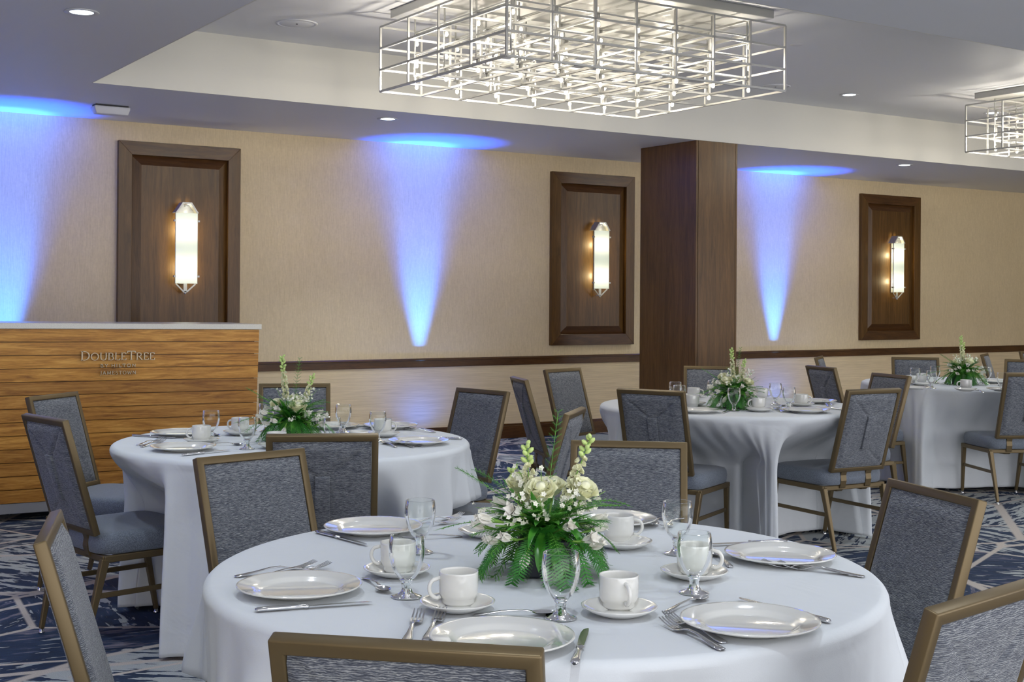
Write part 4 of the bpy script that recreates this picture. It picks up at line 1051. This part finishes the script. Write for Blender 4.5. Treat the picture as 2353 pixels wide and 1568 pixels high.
def floret_mesh():
    mb = MB(); base = pm('stock_petal')
    vs = [v.co.copy() for v in base.vertices]; fs = [tuple(p.vertices) for p in base.polygons]
    for k, tl in ((0, 30), (1, 30), (2, 30), (3, 30), (4, 30), (5, 62), (6, 62), (7, 62)):
        a = 2*PI*k/(5 if k < 5 else 3); mt = Matrix.Rotation(a, 4, 'Z') @ Matrix.Rotation(R(tl), 4, 'X'); mb.add([mt @ v for v in vs], fs, True)
    return mb.mesh('floret', M['rose'])
FLO = floret_mesh()
def wax_sprig(par, p0, d0, L, rr, n=9):
    pts = curvepts(p0, d0, L, 0.15, 8); mb = MB().tube(pts, 0.0008, 4)
    for i in range(26):
        q = pts[rr.randrange(2, 9)]; dd = Vector((rr.uniform(-1, 1), rr.uniform(-1, 1), rr.uniform(-0.2, 1))).normalized(); x = dd.orthogonal()*0.0006
        mb.add([q-x, q+x, q+dd*0.014], [(0, 1, 2)])
    st = mb.build('waxflower_sprig', M['stemg'], par)
    for i in range(n):
        q = pts[rr.randrange(5, 9)]+Vector((rr.uniform(-1, 1), rr.uniform(-1, 1), rr.uniform(-0.6, 1)))*0.014
        o = mobj('wax_blossom', pm('wax'), None, st, q, aim((rr.uniform(-1, 1), rr.uniform(-1.4, 0.4), rr.uniform(0.1, 1)))); o.scale = (1.25,)*3
    return st
def arrangement(px, py, label, seed, sc_=1.0, spikes=None, roses=None, rot=0.0):
    rr = random.Random(seed); c = at(px, py, TT); par = empty('flower_arrangement', (c.x, c.y, TT)); par.scale = (sc_,)*3
    par.rotation_euler = (0, 0, -YAW+rot)        # local x: to the right of the picture, -y: toward the camera
    tag(par, label, 'flower arrangement', 'white and green flower arrangements')
    vz = MB(); h = 0.085; w = 0.058
    vz.loft([[(-w, -w, 0), (w, -w, 0), (w, w, 0), (-w, w, 0)], [(-w*1.02, -w*1.02, h), (w*1.02, -w*1.02, h), (w*1.02, w*1.02, h), (-w*1.02, w*1.02, h)]])
    vz.build('vase', M['vase'], par, bevel=0.004)
    MB().lathe([(0.0001, 0.112), (0.03, 0.108), (0.05, 0.095), (0.056, 0.084)], 16).build('flower_foam', M['fern'], par)
    C0 = Vector((0, 0, 0.095))
    for k in range(20):      # skirt of fern round the rim
        a = 2*PI*k/20+rr.uniform(-0.15, 0.15); L = rr.uniform(0.12, 0.20)
        fern(par, C0+Vector((math.cos(a), math.sin(a), 0))*0.035, (math.cos(a), math.sin(a), rr.uniform(-0.1, 0.45)), L, rr.uniform(1.2, 2.6), rr.uniform(0.022, 0.036), rr)
    for k in range(20):
        a = 2*PI*k/20+rr.uniform(-0.2, 0.2); e = rr.uniform(0.5, 1.6)
        fern(par, C0, (math.cos(a), math.sin(a), e), rr.uniform(0.10, 0.16), 0.7, 0.034, rr)
    for k in range(17):
        a = 2*PI*k/17+rr.uniform(-0.2, 0.2); e = rr.uniform(-0.1, 1.4)
        plumosus(par, C0, (math.cos(a), math.sin(a), e), rr.uniform(0.15, 0.23), rr.uniform(0.5, 1.6), 0.028, rr)
    plumosus(par, C0, (0.10, 0.15, 1), 0.27, 0.35, 0.024, rr)
    plumosus(par, C0, (-1, 0.75, 0.25), 0.30, 0.55, 0.045, rr)
    plumosus(par, C0, (-1, 0.2, 0.9), 0.24, 0.3, 0.030, rr)
    for k in range(40):
        a = rr.uniform(0, 2*PI); leaf(par, C0+Vector((math.cos(a), math.sin(a), 0.2))*0.03, (math.cos(a), math.sin(a), rr.uniform(0.1, 1.3)), rr.uniform(0.09, 0.16), rr.uniform(0.014, 0.024), rr.uniform(0.2, 1.3), rr)
    for k in range(26):      # broad and feathery greens falling over the vase
        a = 2*PI*k/26+rr.uniform(-0.2, 0.2); p_ = C0+Vector((math.cos(a), math.sin(a), rr.uniform(-0.3, 0.5)))*0.045
        if k % 2: leaf(par, p_, (math.cos(a), math.sin(a), rr.uniform(-0.3, 0.3)), rr.uniform(0.07, 0.11), rr.uniform(0.016, 0.028), rr.uniform(1.0, 2.4), rr)
        else: plumosus(par, p_, (math.cos(a), math.sin(a), rr.uniform(-0.2, 0.3)), rr.uniform(0.11, 0.17), rr.uniform(1.0, 2.2), 0.034, rr)
    for (x, y, z, s) in roses: 
        rose(par, (x, y, z), (x*4, -0.45+y*2, 0.75), s, rr)
        MB().tube([(x*0.3, y*0.3, 0.09), (x, y, z-0.015)], 0.003, 6).build('rose_stem', M['stemg'], par)
    for (x, y, dx, dz, L) in spikes: spike(par, (x, y, 0.10), (dx, 0.0, dz), L, rr)
    lil = [(-0.075, -0.10, 0.10, -0.6, 12), (0.045, -0.105, 0.125, 0.3, 24), (-0.13, -0.02, 0.11, -1, 10), (-0.11, -0.07, 0.125, -1, 12), (-0.10, -0.05, 0.085, -1, 16), (-0.035, -0.10, 0.070, -0.3, 6), (0.075, -0.09, 0.095, 0.5, 30), (0.10, -0.06, 0.075, 0.6, 10), (0.10, -0.01, 0.125, 0.9, 14), (0.115, 0.02, 0.10, 1, 22), (-0.085, 0.03, 0.14, -0.8, 25), (-0.02, 0.10, 0.13, 0, 25), (0.06, 0.09, 0.12, 0.5, 20), (-0.06, -0.085, 0.145, -0.4, 28)]
    for (x, y, z, dx, op) in lil: 
        lily(par, (x+rr.uniform(-.008, .008), y, z+rr.uniform(-.006, .006)), (dx, y*6, 0.25 if op > 8 else -0.7), rr.uniform(1.0, 1.25), op*0.6, rr)
        MB().tube([(x*0.25, y*0.25, 0.09), (x*0.75, y*0.75, z-0.01), (x, y, z-0.006)], 0.0022, 5).build('lily_stem', M['stemg'], par)
    for k in range(20):
        a = rr.uniform(-PI, PI*0.15) if k < 14 else rr.uniform(0, 2*PI); wax_sprig(par, C0, (math.cos(a), math.sin(a), rr.uniform(0.1, 2.4)), rr.uniform(0.11, 0.17), rr, 8)
    return par
arrangement(1250, 1318, 'large flower arrangement in the middle of the front table', 3, 1.0, spikes=[(-0.028, -0.02, -0.07, 1, 0.195), (0.025, -0.01, 0.36, 1, 0.225), (-0.03, 0.03, -0.32, 1, 0.14)], roses=[(-0.010, -0.045, 0.185, 1.15), (0.082, -0.02, 0.185, 1.1), (-0.055, 0.02, 0.195, 0.95), (0.02, 0.06, 0.18, 1)])
arrangement(672, 1014, 'flower arrangement with one full cream rose on the left rear table', 11, 0.98, spikes=[(-0.02, 0.0, -0.10, 1, 0.275), (0.03, 0.0, 0.30, 1, 0.20)], roses=[(0.018, -0.06, 0.145, 1.25), (0.01, 0.05, 0.17, 1.0), (-0.07, -0.01, 0.16, 0.9)], rot=0.2)
arrangement(1686, 938, 'flower arrangement with pale yellow roses on the middle table', 19, 0.95, spikes=[(0.0, 0.0, -0.06, 1, 0.26), (0.03, 0.02, 0.16, 1, 0.19)], roses=[(-0.035, -0.05, 0.155, 1.2), (-0.065, 0.0, 0.18, 1.0), (0.085, -0.02, 0.15, 1.1)], rot=-0.3)
arrangement(2213, 884, 'flower arrangement on the far table by the right edge', 27, 0.98, spikes=[(-0.005, 0.0, -0.08, 1, 0.27), (0.012, 0.02, 0.06, 1, 0.215)], roses=[(0.0, -0.05, 0.165, 1.25), (0.07, 0.0, 0.17, 1.15), (-0.05, 0.02, 0.16, 0.9)], rot=0.5)
